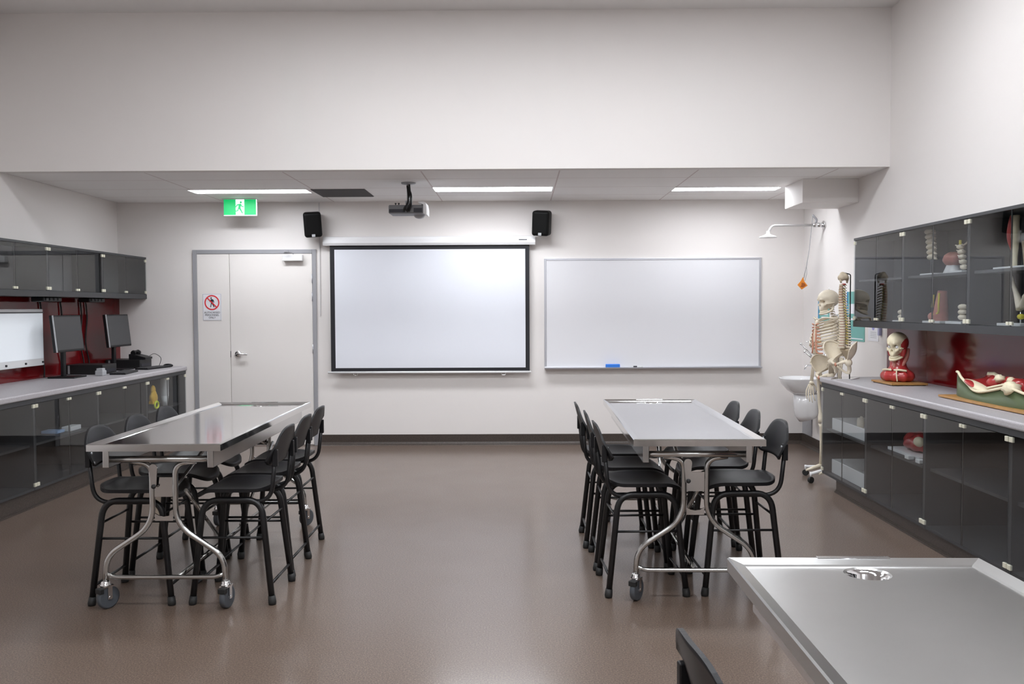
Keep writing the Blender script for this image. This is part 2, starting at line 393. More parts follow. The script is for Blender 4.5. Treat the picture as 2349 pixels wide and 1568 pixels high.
prism(b, [(-0.012, 0.118), (0.012, 0.120), (0.022, 0.098), (0.044, 0.090), (0.042, 0.082), (0.016, 0.088), (0.010, 0.098), (0.006, 0.078), (0.018, 0.050), (0.032, 0.020), (0.022, 0.016), (0.004, 0.046), (-0.012, 0.066), (-0.022, 0.040), (-0.058, 0.034), (-0.058, 0.044), (-0.028, 0.050), (-0.016, 0.086), (-0.014, 0.104), (-0.030, 0.100), (-0.040, 0.080), (-0.047, 0.084), (-0.036, 0.110)], 'y', 0.002, 0.0065)
obj('running_figure', b, EXG, ex)

# ------------------------------------------------------------ ceiling lights
for x0, x1, y0, y1, side in LOW:
    cx, cy = (x0 + x1) / 2, (y0 + y1) / 2; hx, hy = (x1 - x0) / 2, (y1 - y0) / 2
    t = thing('ceiling_light', 'recessed white troffer, %s of three in the low ceiling' % side, 'light', (cx, cy, ZL), group='troffers in the low ceiling')
    b = nb(); 
    box(b, -hx, hx, -hy, -hy + 0.006, 0.0, 0.10); box(b, -hx, hx, hy - 0.006, hy, 0.0, 0.10); box(b, -hx, -hx + 0.006, -hy, hy, 0.0, 0.10); box(b, hx - 0.006, hx, -hy, hy, 0.0, 0.10); box(b, -hx, hx, -hy, hy, 0.10, 0.106)
    obj('housing', b, WHITEM, t)
    b = nb(); box(b, -hx + 0.012, hx - 0.012, -hy + 0.02, hy - 0.012, 0.012, 0.018); obj('diffuser', b, LAMP, t)
for i, (x, y) in enumerate(HIGH_LAMPS):
    t = thing('ceiling_light', 'flat bright panel light set in the tall ceiling, ' + ('front', 'middle', 'rear')[i // 3] + ' row, ' + ('left', 'centre', 'right')[i % 3], 'light', (x, y, ZC), group='panels in the tall ceiling')
    b = nb(); box(b, -0.60, 0.60, -0.30, 0.30, -0.012, -0.0005); obj('housing', b, WHITEM, t)
    b = nb(); box(b, -0.57, 0.57, -0.27, 0.27, -0.016, -0.0125); obj('diffuser', b, LAMPH, t)
# vent
vt = thing('air_vent', 'square dark grey air vent in the low ceiling beside the projector', 'vent', (-1.79, 9.05, ZL))
b = nb(); box(b, -0.27, 0.27, -0.29, 0.29, -0.004, -0.0006); obj('backing', b, VENT, vt)
b = nb()
for k in range(28): y = -0.28 + k * 0.02; box(b, -0.265, 0.265, y, y + 0.006, -0.010, -0.004)
obj('slats', b, VENT, vt)

# ------------------------------------------------------------ projector
pj = thing('projector', 'silver grey projector hung upside down from the low ceiling', 'projector', (-1.035, 8.36, 2.39))
b = nb(); lathe(b, [(0.0, 0.320), (0.070, 0.319), (0.066, 0.308), (0.02, 0.300), (0, 0.30)], seg=24); obj('ceiling_plate', b, GREYF, pj)
b = nb(); cyl(b, (0, 0, 0.135), (0, 0, 0.305), 0.018, seg=14); box(b, -0.03, 0.03, -0.03, 0.03, 0.12, 0.15, 0.004); obj('pole', b, SILV, pj)
b = nb(); box(b, -0.175, 0.150, -0.12, 0.13, 0.020, 0.100, 0.012); obj('casing', b, pm('projector grey', (0.17, 0.17, 0.18), 0.45), pj)
b = nb(); prism(b, [(0.150, 0.022), (0.150, 0.104), (0.10, 0.125), (0.150, 0.132), (0.172, 0.120), (0.180, 0.07), (0.180, 0.012)], 'y', -0.12, 0.13); obj('side_cover', b, WHITEM, pj)
b = nb(); ell(b, (0.095, 0.06, 0.022), (0.055, 0.055, 0.036), 20, 10); obj('lens_hood', b, SILV, pj)
b = nb(); box(b, -0.168, -0.02, -0.1215, -0.1195, 0.03, 0.06); box(b, 0.06, 0.14, -0.1215, -0.1195, 0.03, 0.07); obj('port_panel', b, SIGNK, pj)
for k, (dx, pts) in enumerate([(0, [(0.01, -0.02, 0.30), (0.02, -0.03, 0.22), (0.035, -0.10, 0.14), (0.02, -0.15, 0.08), (0.0, -0.125, 0.045)]), (1, [(-0.01, -0.02, 0.29), (0.0, -0.03, 0.20), (0.01, -0.12, 0.12), (-0.02, -0.15, 0.07), (-0.03, -0.125, 0.04)]), (2, [(0.0, -0.022, 0.28), (0.03, -0.04, 0.20), (0.04, -0.13, 0.10), (0.03, -0.15, 0.06), (0.02, -0.125, 0.04)]), (3, [(0.005, -0.022, 0.26), (0.01, -0.04, 0.18), (0.0, -0.15, 0.10), (-0.01, -0.16, 0.06), (0.005, -0.125, 0.035)])]):
    b = nb(); tube(b, spl(pts, 6), 0.008, 8); obj('cable', b, RUBBER, pj)
for x in (-0.12, -0.09, 0.13):
    b = nb(); cyl(b, (x, -0.02, 0.098), (x, -0.02, 0.125), 0.006, seg=8); cyl(b, (x, -0.02, 0.122), (x, -0.02, 0.128), 0.010, seg=12); obj('mount_screw', b, BLACKM, pj)

# ------------------------------------------------------------ speakers
def speaker(x, z, side, rz, tilt):
    s = thing('wall_speaker', 'black wall speaker above the %s end of the projection screen' % side, 'speaker', (x, YB, z), group='speakers over the screen')
    b = nb(); box(b, -0.095, 0.095, -0.085, 0.085, -0.135, 0.135, 0.028)
    M = Matrix.Translation((0, -0.16, 0)) @ Matrix.Rotation(rz, 4, 'Z') @ Matrix.Rotation(tilt, 4, 'X') @ Matrix.Rotation(R(4) * (1 if rz < 0 else -1), 4, 'Y')
    bmesh.ops.transform(b, matrix=M, verts=b.verts); c = obj('cabinet', b, pm('speaker black', (0.003, 0.003, 0.003), 0.5, spec=0.15), s)
    b = nb(); box(b, -0.018, 0.018, -0.091, -0.083, -0.128, -0.10, 0.002); bmesh.ops.transform(b, matrix=M, verts=b.verts); obj('badge', b, SILV, c)
    b = nb(); box(b, -0.02, 0.02, -0.1, 0, -0.03, 0.03); obj('bracket', b, BLACKM, s)
speaker(-2.245, 2.445, 'left', R(14), R(9)); speaker(0.256, 2.447, 'right', R(-14), R(9))
b = nb(); box(b, -2.213, -2.201, YB - 0.010, YB, 1.45, 2.70); obj_at('cable_conduit', b, pm('conduit', (0.62, 0.60, 0.60), 0.5), 'thin pale vertical cable conduit on the wall right of the door', 'conduit')

# ------------------------------------------------------------ projection screen
ps = thing('projection_screen', 'pulled down projection screen with black border on the back wall', 'screen', (-0.98, YB, 0))
b = nb(); prof = [(-0.001, 2.215), (-0.001, 2.312), (-0.035, 2.322), (-0.085, 2.312), (-0.104, 2.285), (-0.108, 2.245), (-0.095, 2.220)]
prism(b, prof, 'x', -1.17, 1.165); obj('casing', b, WHITEM, ps)
b = nb(); box(b, 0.985, 1.075, -0.1095, -0.103, 2.270, 2.278); obj('maker_badge', b, SIGNK, ps)
b = nb(); box(b, -1.10, 1.10, -0.072, -0.070, 0.828, 2.23); obj('border', b, BORDER, ps)
b = nb(); box(b, -1.05, 1.055, -0.0735, -0.0722, 0.868, 2.175); obj('picture_surface', b, SCREEN, ps)
b = nb(); cyl(b, (-1.135, -0.071, 0.818), (1.115, -0.071, 0.818), 0.013, seg=14); obj('bottom_bar', b, WHITEM, ps)
for x in (-0.83, 0.81):
    b = nb(); tube(b, rp([(x - 0.022, -0.071, 0.808), (x - 0.022, -0.071, 0.787), (x + 0.022, -0.071, 0.787), (x + 0.022, -0.071, 0.808)], 0.005), 0.0035, 6); obj('pull_loop', b, CHROME, ps)

# ------------------------------------------------------------ whiteboard
wb = thing('whiteboard', 'aluminium framed whiteboard on the back wall right of the projection screen', 'whiteboard', (1.485, YB, 0))
b = nb(); box(b, -1.19, 1.19, -0.022, -0.001, 0.87, 2.06); obj('writing_surface', b, BOARD, wb)
b = nb(); box(b, -1.20, -1.175, -0.026, 0, 0.86, 2.07, 0.002); box(b, 1.175, 1.20, -0.026, 0, 0.86, 2.07, 0.002); box(b, -1.175, 1.175, -0.026, 0, 2.047, 2.070, 0.002); obj('frame', b, ALU, wb)
b = nb(); prism(b, [(0, 0.850), (0, 0.872), (-0.026, 0.872), (-0.028, 0.860), (-0.080, 0.858), (-0.084, 0.866), (-0.088, 0.864), (-0.086, 0.850)], 'x', -1.20, 1.20); obj('pen_tray', b, ALU, wb)
b = nb(); box(b, 0.962, 1.118, YB - 0.080, YB - 0.035, 0.8605, 0.900, 0.005); er = obj_at('whiteboard_eraser', b, BLUE, 'blue whiteboard eraser on the pen tray', 'eraser')
b = nb(); box(b, -0.077, 0.077, -0.022, 0.022, -0.0, 0.008); obj('felt', b, BORDER, er)
b = nb(); cyl(b, (1.27, YB - 0.06, 0.870), (1.37, YB - 0.06, 0.870), 0.0085, seg=10); mk = obj_at('marker_pen', b, PLW, 'white marker with dark cap on the whiteboard tray', 'marker')
b = nb(); cyl(b, (-0.052, 0, 0.0085), (-0.013, 0, 0.0085), 0.0095, seg=10); obj('cap', b, SIGNK, mk)

# ------------------------------------------------------------ cabinets
CUR = {}
def cabinet(side, kind, Y0, Y1, z0, z1, Xf, Xw, label, group, shelf=None, plinth=True, cliptop=True, near_end=False):
    """side: +1 cabinets on the right wall (front faces -X), -1 on the left wall (front faces +X)"""
    g = side; zb = 0.0 if kind == 'base' else z0
    t = thing('base_cabinet' if kind == 'base' else 'wall_cabinet', label, 'cabinet', ((Xf + Xw) / 2, (Y0 + Y1) / 2, zb), group=group)
    cx, cy = (Xf + Xw) / 2, (Y0 + Y1) / 2
    X = lambda v: v - cx
    def B(bm, xa, xb, ya, yb, za, zc, **k): box(bm, min(X(xa), X(xb)), max(X(xa), X(xb)), ya - cy, yb - cy, za - zb, zc - zb, **k)
    xi = Xf + g * 0.010; th = 0.018; zl = z0 + (0.05 if kind == 'wall' else 0.02)
    zt = z1 - (0.035 if kind == 'base' else 0.02)
    b = nb()
    B(b, xi, Xw, Y0 + 0.0005, Y0 + th, z0, z1); B(b, xi, Xw, Y1 - th, Y1 - 0.0005, z0, z1)
    B(b, xi + g * 0.002, Xw, Y0 + th, Y1 - th, z0, zl); B(b, xi + g * 0.002, Xw, Y0 + th, Y1 - th, zt, z1)
    if kind == 'wall': B(b, Xf, xi, Y0 + 0.0005, Y1 - 0.0005, z0, zl); B(b, Xf, xi, Y0 + 0.0005, Y1 - 0.0005, zt, z1)
    else: B(b, Xf + g * 0.001, xi, Y0 + 0.0005, Y1 - 0.0005, zt, z1)
    B(b, Xw - g * 0.012, Xw - g * 0.001, Y0 + th, Y1 - th, zl, zt, mi=1)
    obj('carcass', b, [CHAR, CHARIN], t)
    if shelf:
        b = nb(); B(b, xi + g * 0.03, Xw - g * 0.013, Y0 + th, Y1 - th, shelf - 0.018, shelf); obj('shelf', b, CHARIN if kind == 'wall' else CHAR, t)
    if kind == 'base' and plinth:
        ye_ = Y1 - 0.24 if near_end else Y1
        b = nb(); B(b, Xf + g * 0.045, Xf + g * 0.06, Y0, ye_, 0, z0); B(b, Xf + g * 0.030, Xf + g * 0.045, Y0, ye_, 0, 0.012); B(b, Xf + g * 0.040, Xf + g * 0.045, Y0, ye_, 0.012, 0.022)
        if near_end: B(b, Xf + g * 0.060, Xw, ye_ - 0.015, ye_, 0, z0)
        obj('plinth', b, COVE, t)
    ym = (Y0 + Y1) / 2
    for (ya, yb, hs) in ((Y0 + 0.002, ym - 0.0015, 0), (ym + 0.0015, Y1 - 0.002, 1)):
        b = nb(); B(b, Xf + g * 0.001, Xf + g * 0.0065, ya, yb, zl + 0.003, zt - 0.003); d = obj('glass_door', b, TINT, t)
        yh = ya + 0.018 if hs == 0 else yb - 0.018
        for z in (zl + 0.022, zt - 0.022):
            b = nb(); B(b, Xf - g * 0.004, Xf + g * 0.012, yh - 0.016, yh + 0.016, z - 0.014, z + 0.014, bev=0.003); obj('hinge_clip', b, CLIP, d)
        yl = yb - 0.016 if hs == 0 else ya + 0.016
        z = zt - 0.018 if kind == 'base' else zl + 0.018
        b = nb(); B(b, Xf - g * 0.003, Xf + g * 0.012, yl - 0.013, yl + 0.013, z - 0.010, z + 0.010, bev=0.002); obj('lock_clip', b, CLIP, d)
    # door edges: dark seal strips
    b = nb(); B(b, Xf + g * 0.0066, Xf + g * 0.010, ym - 0.006, ym + 0.006, zl, zt); obj('seal_strip', b, BLACKM, t)
    return t
RY = [(6.52, 7.45), (5.575, 6.52), (4.60, 5.575), (3.63, 4.60)]
names = ['far end', 'second from the far end', 'third from the far end', 'partly hidden behind the near table']
ord_ = ['end unit by the skeleton', 'unit second from the skeleton', 'unit third from the skeleton', 'nearest visible unit']
for i, (a, c) in enumerate(RY):
    cabinet(1, 'base', a, c, 0.115, 0.885, 2.56, 3.16, ['base cabinet holding two white trays at the skeleton end of the right bench', 'base cabinet holding a red muscle model under the right bench', 'base cabinet third from the skeleton under the right bench', 'base cabinet behind the near table corner under the right bench'][i], 'glass fronted base cabinets on the right', shelf=0.50, near_end=(i == 0))
RY += [(2.66, 3.63), (1.69, 2.66)]
for i, (a, c) in enumerate(RY[4:]):
    cabinet(1, 'base', a, c, 0.115, 0.885, 2.56, 3.16, 'base cabinet beside the near table, ' + ['farther', 'nearer'][i] + ' one past the picture edge', 'glass fronted base cabinets on the right', shelf=0.50)
    
for i, (a, c) in enumerate(RY):
    cabinet(1, 'wall', a, c, 1.355, 2.095, 2.82, 3.16, ['wall cabinet with tinted doors at the skeleton end on the right', 'wall cabinet holding the spine section and brain models on the right', 'wall cabinet holding standing leg models at the right edge', 'wall cabinet fourth from the skeleton, past the picture edge', 'wall cabinet fifth from the skeleton, past the picture edge', 'wall cabinet sixth from the skeleton, past the picture edge'][i], 'glass fronted wall cabinets on the right', shelf=1.745)
LY = [(8.775, 9.79), (7.75, 8.775), (6.72, 7.75), (5.70, 6.72)]
for i, (a, c) in enumerate(LY):
    cabinet(-1, 'base', a, c, 0.14, 0.845, -3.72, -4.46, ['base cabinet with yellow gloves in it beside the door, left bench', 'base cabinet second from the back wall under the left bench', 'base cabinet third from the back wall under the left bench', 'base cabinet at the left edge under the left bench'][i], 'glass fronted base cabinets on the left', shelf=0.49)
for i, (a, c) in enumerate(LY[:3]):
    cabinet(-1, 'wall', a, c, 1.645, 2.105, -4.14, -4.46, ['wall cabinet against the back wall above the far monitor, left wall', 'wall cabinet second from the back wall above the left bench', 'wall cabinet at the left edge above the white viewer'][i], 'glass fronted wall cabinets on the left')
b = nb(); box(b, 2.545, 3.16, 1.69, 7.46, 0.886, 0.931, 0.012); obj_at('worktop', b, WTOP, 'grey speckled worktop along the right wall', 'worktop')
b = nb(); box(b, -4.46, -3.705, 5.7, 9.795, 0.846, 0.893, 0.012); obj_at('worktop', b, WTOP, 'grey speckled worktop along the left wall', 'worktop')
b = nb(); box(b, 3.150, 3.1595, 1.69, 7.55, 0.932, 1.354); obj_at('splashback', b, RED, 'deep red glossy splashback behind the right worktop', 'splashback')
b = nb(); box(b, -4.4595, -4.450, 5.7, 9.79, 0.894, 1.644); obj_at('splashback', b, RED, 'deep red glossy splashback behind the left worktop', 'splashback')

# ------------------------------------------------------------ chair
def make_chair():
    t = thing('lab_chair', 'x', 'chair')
    for s in (1, -1):
        pts = rp([(-0.208, 0.195 * s, 0.010), (-0.150, 0.165 * s, 0.538), (0.150, 0.165 * s, 0.538), (0.205, 0.195 * s, 0.010)], 0.085, 8)
        b = nb(); tube(b, pts, 0.0162, 12); fr = obj('leg_frame', b, BLACKM, t)
        for x in (-0.208, 0.205):
            b = nb(); sx = 1 if x > 0 else -1
            tube(b, [(x, 0.195 * s, 0.0), (x, 0.195 * s, 0.012), (x - sx * 0.004, 0.192 * s, 0.045)], [0.019, 0.021, 0.0185], 14); obj('foot_cap', b, RUBBER, fr)
        b = nb(); cyl(b, (-0.174, 0.181 * s, 0.345), (0.172, 0.181 * s, 0.345), 0.0065, seg=8); obj('stretcher', b, BLACKM, t)
    for x, z in ((-0.198, 0.10), (0.195, 0.10)):
        b = nb(); cyl(b, (x, -0.196, z), (x, 0.196, z), 0.0075, seg=8); obj('foot_rail', b, pm('worn rail', (0.06, 0.06, 0.065), 0.3, 0.4) if x < -9 else BLACKM, t)
    b = nb(); cyl(b, (-0.166, -0.176, 0.42), (-0.166, 0.176, 0.42), 0.0065, seg=8); obj('cross_rod', b, BLACKM, t)
    b = nb(); cyl(b, (0.160, -0.172, 0.47), (0.160, 0.172, 0.47), 0.0065, seg=8); obj('cross_rod', b, BLACKM, t)
    # seat
    b = nb(); n = 20; G = []
    def seat(u, v):
        sx = 0.205; sy = 0.200
        e = 3.2; m = max(abs(u), abs(v)); r = (abs(u) ** e + abs(v) ** e) ** (1 / e) if m > 0 else 1
        k = m / r if r > 0 else 1
        x = u * k * sx + 0.005; y = v * k * sy
        z = 0.592 - 0.016 * (1 - (u * k) ** 2) * (1 - (v * k) ** 2) + 0.010 * (v * k) ** 2
        if u > 0.45: z -= 0.045 * ((u * k - 0.45) / 0.55) ** 2 if u * k > 0.45 else 0
        if u < -0.6 and u * k < -0.6: z += 0.022 * ((-u * k - 0.6) / 0.4) ** 2
        return x, y, z
    for top in (0, 1):
        G.append([[b.verts.new((lambda p: (p[0], p[1], p[2] - top * 0.018))(seat(-1 + 2 * i / n, -1 + 2 * j / n))) for j in range(n + 1)] for i in range(n + 1)])
    for q in G:
        for i in range(n):
            for j in range(n): b.faces.new((q[i][j], q[i + 1][j], q[i + 1][j + 1], q[i][j + 1])).smooth = True
    A, Bq = G
    rim = [(i, 0) for i in range(n)] + [(n, j) for j in range(n)] + [(i, n) for i in range(n, 0, -1)] + [(0, j) for j in range(n, 0, -1)]
    for k in range(len(rim)):
        p, q = rim[k], rim[(k + 1) % len(rim)]; b.faces.new((A[p[0]][p[1]], A[q[0]][q[1]], Bq[q[0]][q[1]], Bq[p[0]][p[1]]))
    obj('seat', b, BLACK, t)
    # back shell
    b = nb(); G = []; n = 20; m = 12
    def back(u, v, off):
        # u across, v up
        top = 0.908 - 0.085 * abs(u) ** 3.2; bot = 0.706 + 0.012 * (1 - u * u) + 0.035 * abs(u) ** 9
        wv = 0.198 * (1 - 0.10 * v ** 2); z = bot + (top - bot) * v
        y = u * wv * (1 - 0.0 * v); x = -0.210 - 0.050 * v + 0.032 * u * u - off
        return (x, y, z)
    for off in (0, 0.011): G.append([[b.verts.new(back(-1 + 2 * i / n, j / m, off)) for j in range(m + 1)] for i in range(n + 1)])
    for q in G:
        for i in range(n):
            for j in range(m): b.faces.new((q[i][j], q[i + 1][j], q[i + 1][j + 1], q[i][j + 1])).smooth = True
    A, Bq = G
    rim = [(i, 0) for i in range(n)] + [(n, j) for j in range(m)] + [(i, m) for i in range(n, 0, -1)] + [(0, j) for j in range(m, 0, -1)]
    for k in range(len(rim)):
        p, q = rim[k], rim[(k + 1) % len(rim)]; b.faces.new((A[p[0]][p[1]], A[q[0]][q[1]], Bq[q[0]][q[1]], Bq[p[0]][p[1]]))
    bk = obj('backrest', b, BLACK, t)
    for s in (1, -1):
        b = nb(); tube(b, rp([(0.10, 0.150 * s, 0.527), (-0.200, 0.158 * s, 0.527), (-0.227, 0.163 * s, 0.79)], 0.085, 8), 0.0115, 10); obj('upright', b, BLACKM, t)
        b = nb(); box(b, -0.239, -0.212, 0.163 * s - 0.0125, 0.163 * s + 0.0125, 0.712, 0.800, 0.004); obj('sleeve', b, BLACK, bk)
        for z in (0.735, 0.785):
            xs0 = -0.1875 - (z - 0.71) * 0.24
            b = nb(); cyl(b, (xs0 - 0.004, 0.163 * s, z), (xs0 + 0.0015, 0.163 * s, z), 0.006, seg=10); obj('rivet', b, SILV, bk)
    return t
CH = make_chair()
first = [True]
def chair(x, y, rz, label, group):
    if first[0]:
        first[0] = False; CH.location = (x, y, 0); CH.rotation_euler = (0, 0, rz); CH['label'] = label; CH['group'] = group; return
    dup(CH, (x, y, 0), rz, label, group)
wh = ['nearest', 'middle', 'farthest']
for k, (x, y, a) in enumerate([(-2.005, 4.675, 0.5), (-2.00, 5.13, -0.5), (-2.01, 5.585, 0.5)]):
    chair(x, y, R(a), 'black lab chair on the left side of the left steel table, %s of three' % wh[k], 'chairs left of the left table')
for k, (x, y, a) in enumerate([(-1.488, 4.685, 180), (-1.500, 5.13, 180), (-1.52, 5.575, 180)]):
    chair(x, y, R(a), 'black lab chair on the right side of the left steel table, %s of three' % wh[k], 'chairs right of the left table')
for k, (x, y, a) in enumerate([(0.668, 4.79, 2.0), (0.655, 5.26, -0.5), (0.63, 5.74, 0)]):
    chair(x, y, R(a), 'black lab chair on the left side of the right steel table, %s of three' % wh[k], 'chairs left of the right table')
for k, (x, y, a) in enumerate([(1.180, 4.81, 181), (1.165, 5.29, 179), (1.16, 5.76, 180)]):
    chair(x, y, R(a), 'black lab chair on the right side of the right steel table, %s of three' % wh[k], 'chairs right of the right table')
chair(0.578, 1.640, R(6), 'black lab chair beside the near table, cut off by the bottom edge', 'chair at the near table')

# ------------------------------------------------------------ steel table
def make_table():
    L, W, H = 1.95, 0.664, 0.862
    t = thing('steel_table', 'x', 'table')
    hl, hw = L / 2, W / 2; rw = 0.036; zi = H - 0.014
    dc = (0.0, hl - 0.103); dr_ = 0.052
    b = nb()
    # outer skirt and rim
    O = [(-hw, -hl), (hw, -hl), (hw, hl), (-hw, hl)]; I = [(-hw + rw, -hl + rw), (hw - rw, -hl + rw), (hw - rw, hl - rw), (-hw + rw, hl - rw)]
    def q(a, za, c, zc):
        A = [b.verts.new((*p, za)) for p in a]; C = [b.verts.new((*p, zc)) for p in c]
        for k in range(4): b.faces.new((A[k], A[(k + 1) % 4], C[(k + 1) % 4], C[k]))
    e = 0.004; O2 = [(x - e if x > 0 else x + e, y - e if y > 0 else y + e) for x, y in O]
    q(O, H - 0.036, O, H - e); q(O, H - e, O2, H); q(O2, H, I, H - 0.010); I2 = [(x * 0.988, y * 0.996) for x, y in I]; q(I, H - 0.010, I2, zi)
    # tray floor with round drain opening
    xs_, ys_ = I2[1][0], I2[2][1]; ang = sorted([2 * PI * k / 48 for k in range(48)] + [math.atan2(p[1] - dc[1], p[0] - dc[0]) % (2 * PI) for p in I2])
    ring, outr, midr = [], [], []
    for a in ang:
        dx, dy = math.cos(a), math.sin(a); tt = 1e9
        if dx > 1e-9: tt = min(tt, (xs_ - dc[0]) / dx)
        if dx < -1e-9: tt = min(tt, (-xs_ - dc[0]) / dx)
        if dy > 1e-9: tt = min(tt, (ys_ - dc[1]) / dy)
        if dy < -1e-9: tt = min(tt, (-ys_ - dc[1]) / dy)
        outr.append(b.verts.new((dc[0] + dx * tt, dc[1] + dy * tt, zi))); midr.append(b.verts.new((dc[0] + dx * 0.058, dc[1] + dy * 0.058, zi))); ring.append(b.verts.new((dc[0] + dx * dr_, dc[1] + dy * dr_, zi - 0.004)))
    for k in range(len(ang)):
        k2 = (k + 1) % len(ang); b.faces.new((midr[k], outr[k], outr[k2], midr[k2])); b.faces.new((ring[k], midr[k], midr[k2], ring[k2]))
    v = [b.verts.new((*p, H - 0.036)) for p in [(x * 0.97, y * 0.99) for x, y in O]]; A = [b.verts.new((*p, H - 0.036)) for p in O]
    for k in range(4): b.faces.new((A[k], A[(k + 1) % 4], v[(k + 1) % 4], v[k]))
    obj('tray_top', b, STEELR, t)
    b = nb(); lathe(b, [(0.054, -0.003), (0.049, -0.0055), (0.036, -0.012), (0.034, -0.05), (0.012, -0.056), (0.010, -0.10), (0.0, -0.10)], c=(dc[0], dc[1], zi), seg=28, cap=False); obj('drain', b, CHROME, t)
    b = nb(); box(b, -0.095, 0.095, hl - 0.010, hl + 0.006, H - 0.020, H + 0.002, 0.001); obj('lip_bracket', b, STEEL, t)
    for s in (1, -1):
        b = nb(); box(b, s * 0.262 - 0.016, s * 0.262 + 0.016, -hl + 0.055, hl - 0.055, H - 0.128, H - 0.037, 0.003); obj('side_rail', b, STEEL, t)
    for ye in (-1, 1):
        Y = ye * (hl - 0.075)
        b = nb(); cyl(b, (-0.25, Y, H - 0.087), (0.25, Y, H - 0.087), 0.017, seg=14); obj('cross_tube', b, TUBE, t)
        Y = ye * (hl - 0.120)
        lf = None
        for s in (1, -1):
            b = nb(); tube(b, rp([(s * 0.165, Y, H - 0.105), (s * 0.060, Y, H - 0.120), (s * 0.058, Y, 0.430), (s * 0.300, Y, 0.270), (s * 0.307, Y, 0.125)], [0.06, 0.10, 0.10], 9), 0.0145, 14)
            lg = obj('leg', b, TUBE, t)
            # caster
            b = nb(); lathe(b, [(0.016, 0.145), (0.022, 0.140), (0.022, 0.130), (0.027, 0.126), (0.027, 0.118), (0.0, 0.118)], c=(s * 0.307, Y, 0), seg=16)
            sw = 0.35 * s * ye + 0.15
            Mx = Matrix.Translation((s * 0.307, Y, 0)) @ Matrix.Rotation(sw + (PI / 2 if s * ye < 0 else 0.5), 4, 'Z')
            for k in (-1, 1): box(b, 0.000, 0.024, k * 0.020 - 0.0015, k * 0.020 + 0.0015, 0.050, 0.114, M=Mx)
            box(b, -0.024, 0.034, -0.022, 0.022, 0.112, 0.120, M=Mx)
            cs = obj('caster', b, CHROME, lg)
            b = nb(); vs = tube(b, [(0.012, -0.015, 0.058), (0.012, -0.012, 0.058), (0.012, 0.012, 0.058), (0.012, 0.015, 0.058)], [0.050, 0.0575, 0.0575, 0.050], 28); bmesh.ops.transform(b, matrix=Mx, verts=b.verts); obj('wheel', b, WHEEL, lg)
            b = nb(); tube(b, [(0.012, -0.024, 0.058), (0.012, 0.024, 0.058)], 0.009, 12); bmesh.ops.transform(b, matrix=Mx, verts=b.verts); obj('axle', b, CHROME, lg)
            b = nb(); box(b, -0.045, -0.020, -0.021, 0.021, 0.085, 0.112, 0.004, M=Mx); obj('brake', b, RUBBER, lg)
        b = nb(); tube(b, rp([(-0.298, Y, 0.178), (-0.255, Y, 0.162), (0.255, Y, 0.162), (0.298, Y, 0.178)], 0.04), 0.0115, 10, flat=1.0); obj('cross_bar', b, TUBE, t)
        b = nb(); box(b, -0.050, 0.050, Y - 0.003, Y + 0.003, 0.575, 0.675); obj('web_plate', b, STEELR, t)
        b = nb(); prism(b, [(-0.046, 0.452), (0.046, 0.452), (0.046, 0.490), (0.025, 0.478), (0.0, 0.474), (-0.025, 0.478), (-0.046, 0.490)], 'y', Y - 0.004, Y + 0.004); obj('bridge', b, STEELR, t)
        b = nb(); cc = -0.042 * (1 if ye < 0 else -1)
        prism(b, circ(cc, 0.725, 0.021, 14, 0, PI) + [(cc - 0.012, 0.625), (cc + 0.010, 0.625)], 'y', Y - 0.026, Y - 0.019); lv = obj('lever', b, STEELR, t)
        b = nb(); ell(b, (cc + 0.002, Y - 0.028, 0.632), (0.012, 0.010, 0.012), 12, 8); obj('knob', b, RUBBER, lv)
    Y0, Y1 = -(hl - 0.12), hl - 0.12
    b = nb(); cyl(b, (0, Y0, 0.162), (0, Y1, 0.162), 0.011, seg=10); obj('long_bar', b, TUBE, t)
    for ye in (-1, 1):
        b = nb(); cyl(b, (0.035, ye * (hl - 0.16), 0.60), (0.0, ye * 0.18, 0.175), 0.010, seg=10); obj('brace', b, TUBE, t)
        b = nb(); cyl(b, (-0.03, ye * (hl - 0.12), 0.585), (-0.03, ye * 0.35, 0.74), 0.010, seg=10); obj('brace', b, TUBE, t)
    b = nb(); box(b, -0.246, 0.246, -0.26, -0.24, 0.765, 0.80); obj('cross_rail', b, STEEL, t)
    b = nb(); box(b, -0.246, 0.246, 0.24, 0.26, 0.765, 0.80); obj('cross_rail', b, STEEL, t)
    return t
TB = make_table()
TB.location = (-1.812, 5.285, 0); TB.rotation_euler = (0, 0, R(0.3)); TB['label'] = 'stainless steel tray table on casters with six chairs, on the left'; TB['group'] = 'steel tables'
dup(TB, (0.925, 5.385, 0), R(-1.0), 'stainless steel tray table on casters with six chairs, right of centre', 'steel tables')
t3 = dup(TB, (0.868, 1.330, -0.008), R(-0.9), 'nearest stainless steel tray table with round drain, lower right corner', 'steel tables')
# near table stands on the floor; its tray is pitched towards the drain
for ch in [k for k in ALLOBJ() if k.parent == t3]:
    if ch.name.split('.')[0] in ('tray_top', 'drain', 'lip_bracket', 'side_rail', 'cross_rail', 'cross_tube'):
        ch.location = (0, 0, 0.014); ch.rotation_euler = (R(-0.9), 0, 0)
    if ch.name.startswith('tray_top'): ch.data = ch.data.copy(); ch.data.materials[0] = STEELS
t3.location.z = 0
for ch in [k for k in ALLOBJ() if k.parent == TB]:
    if ch.name.split('.')[0] in ('long_bar', 'brace'): ch.location.x = 0.062

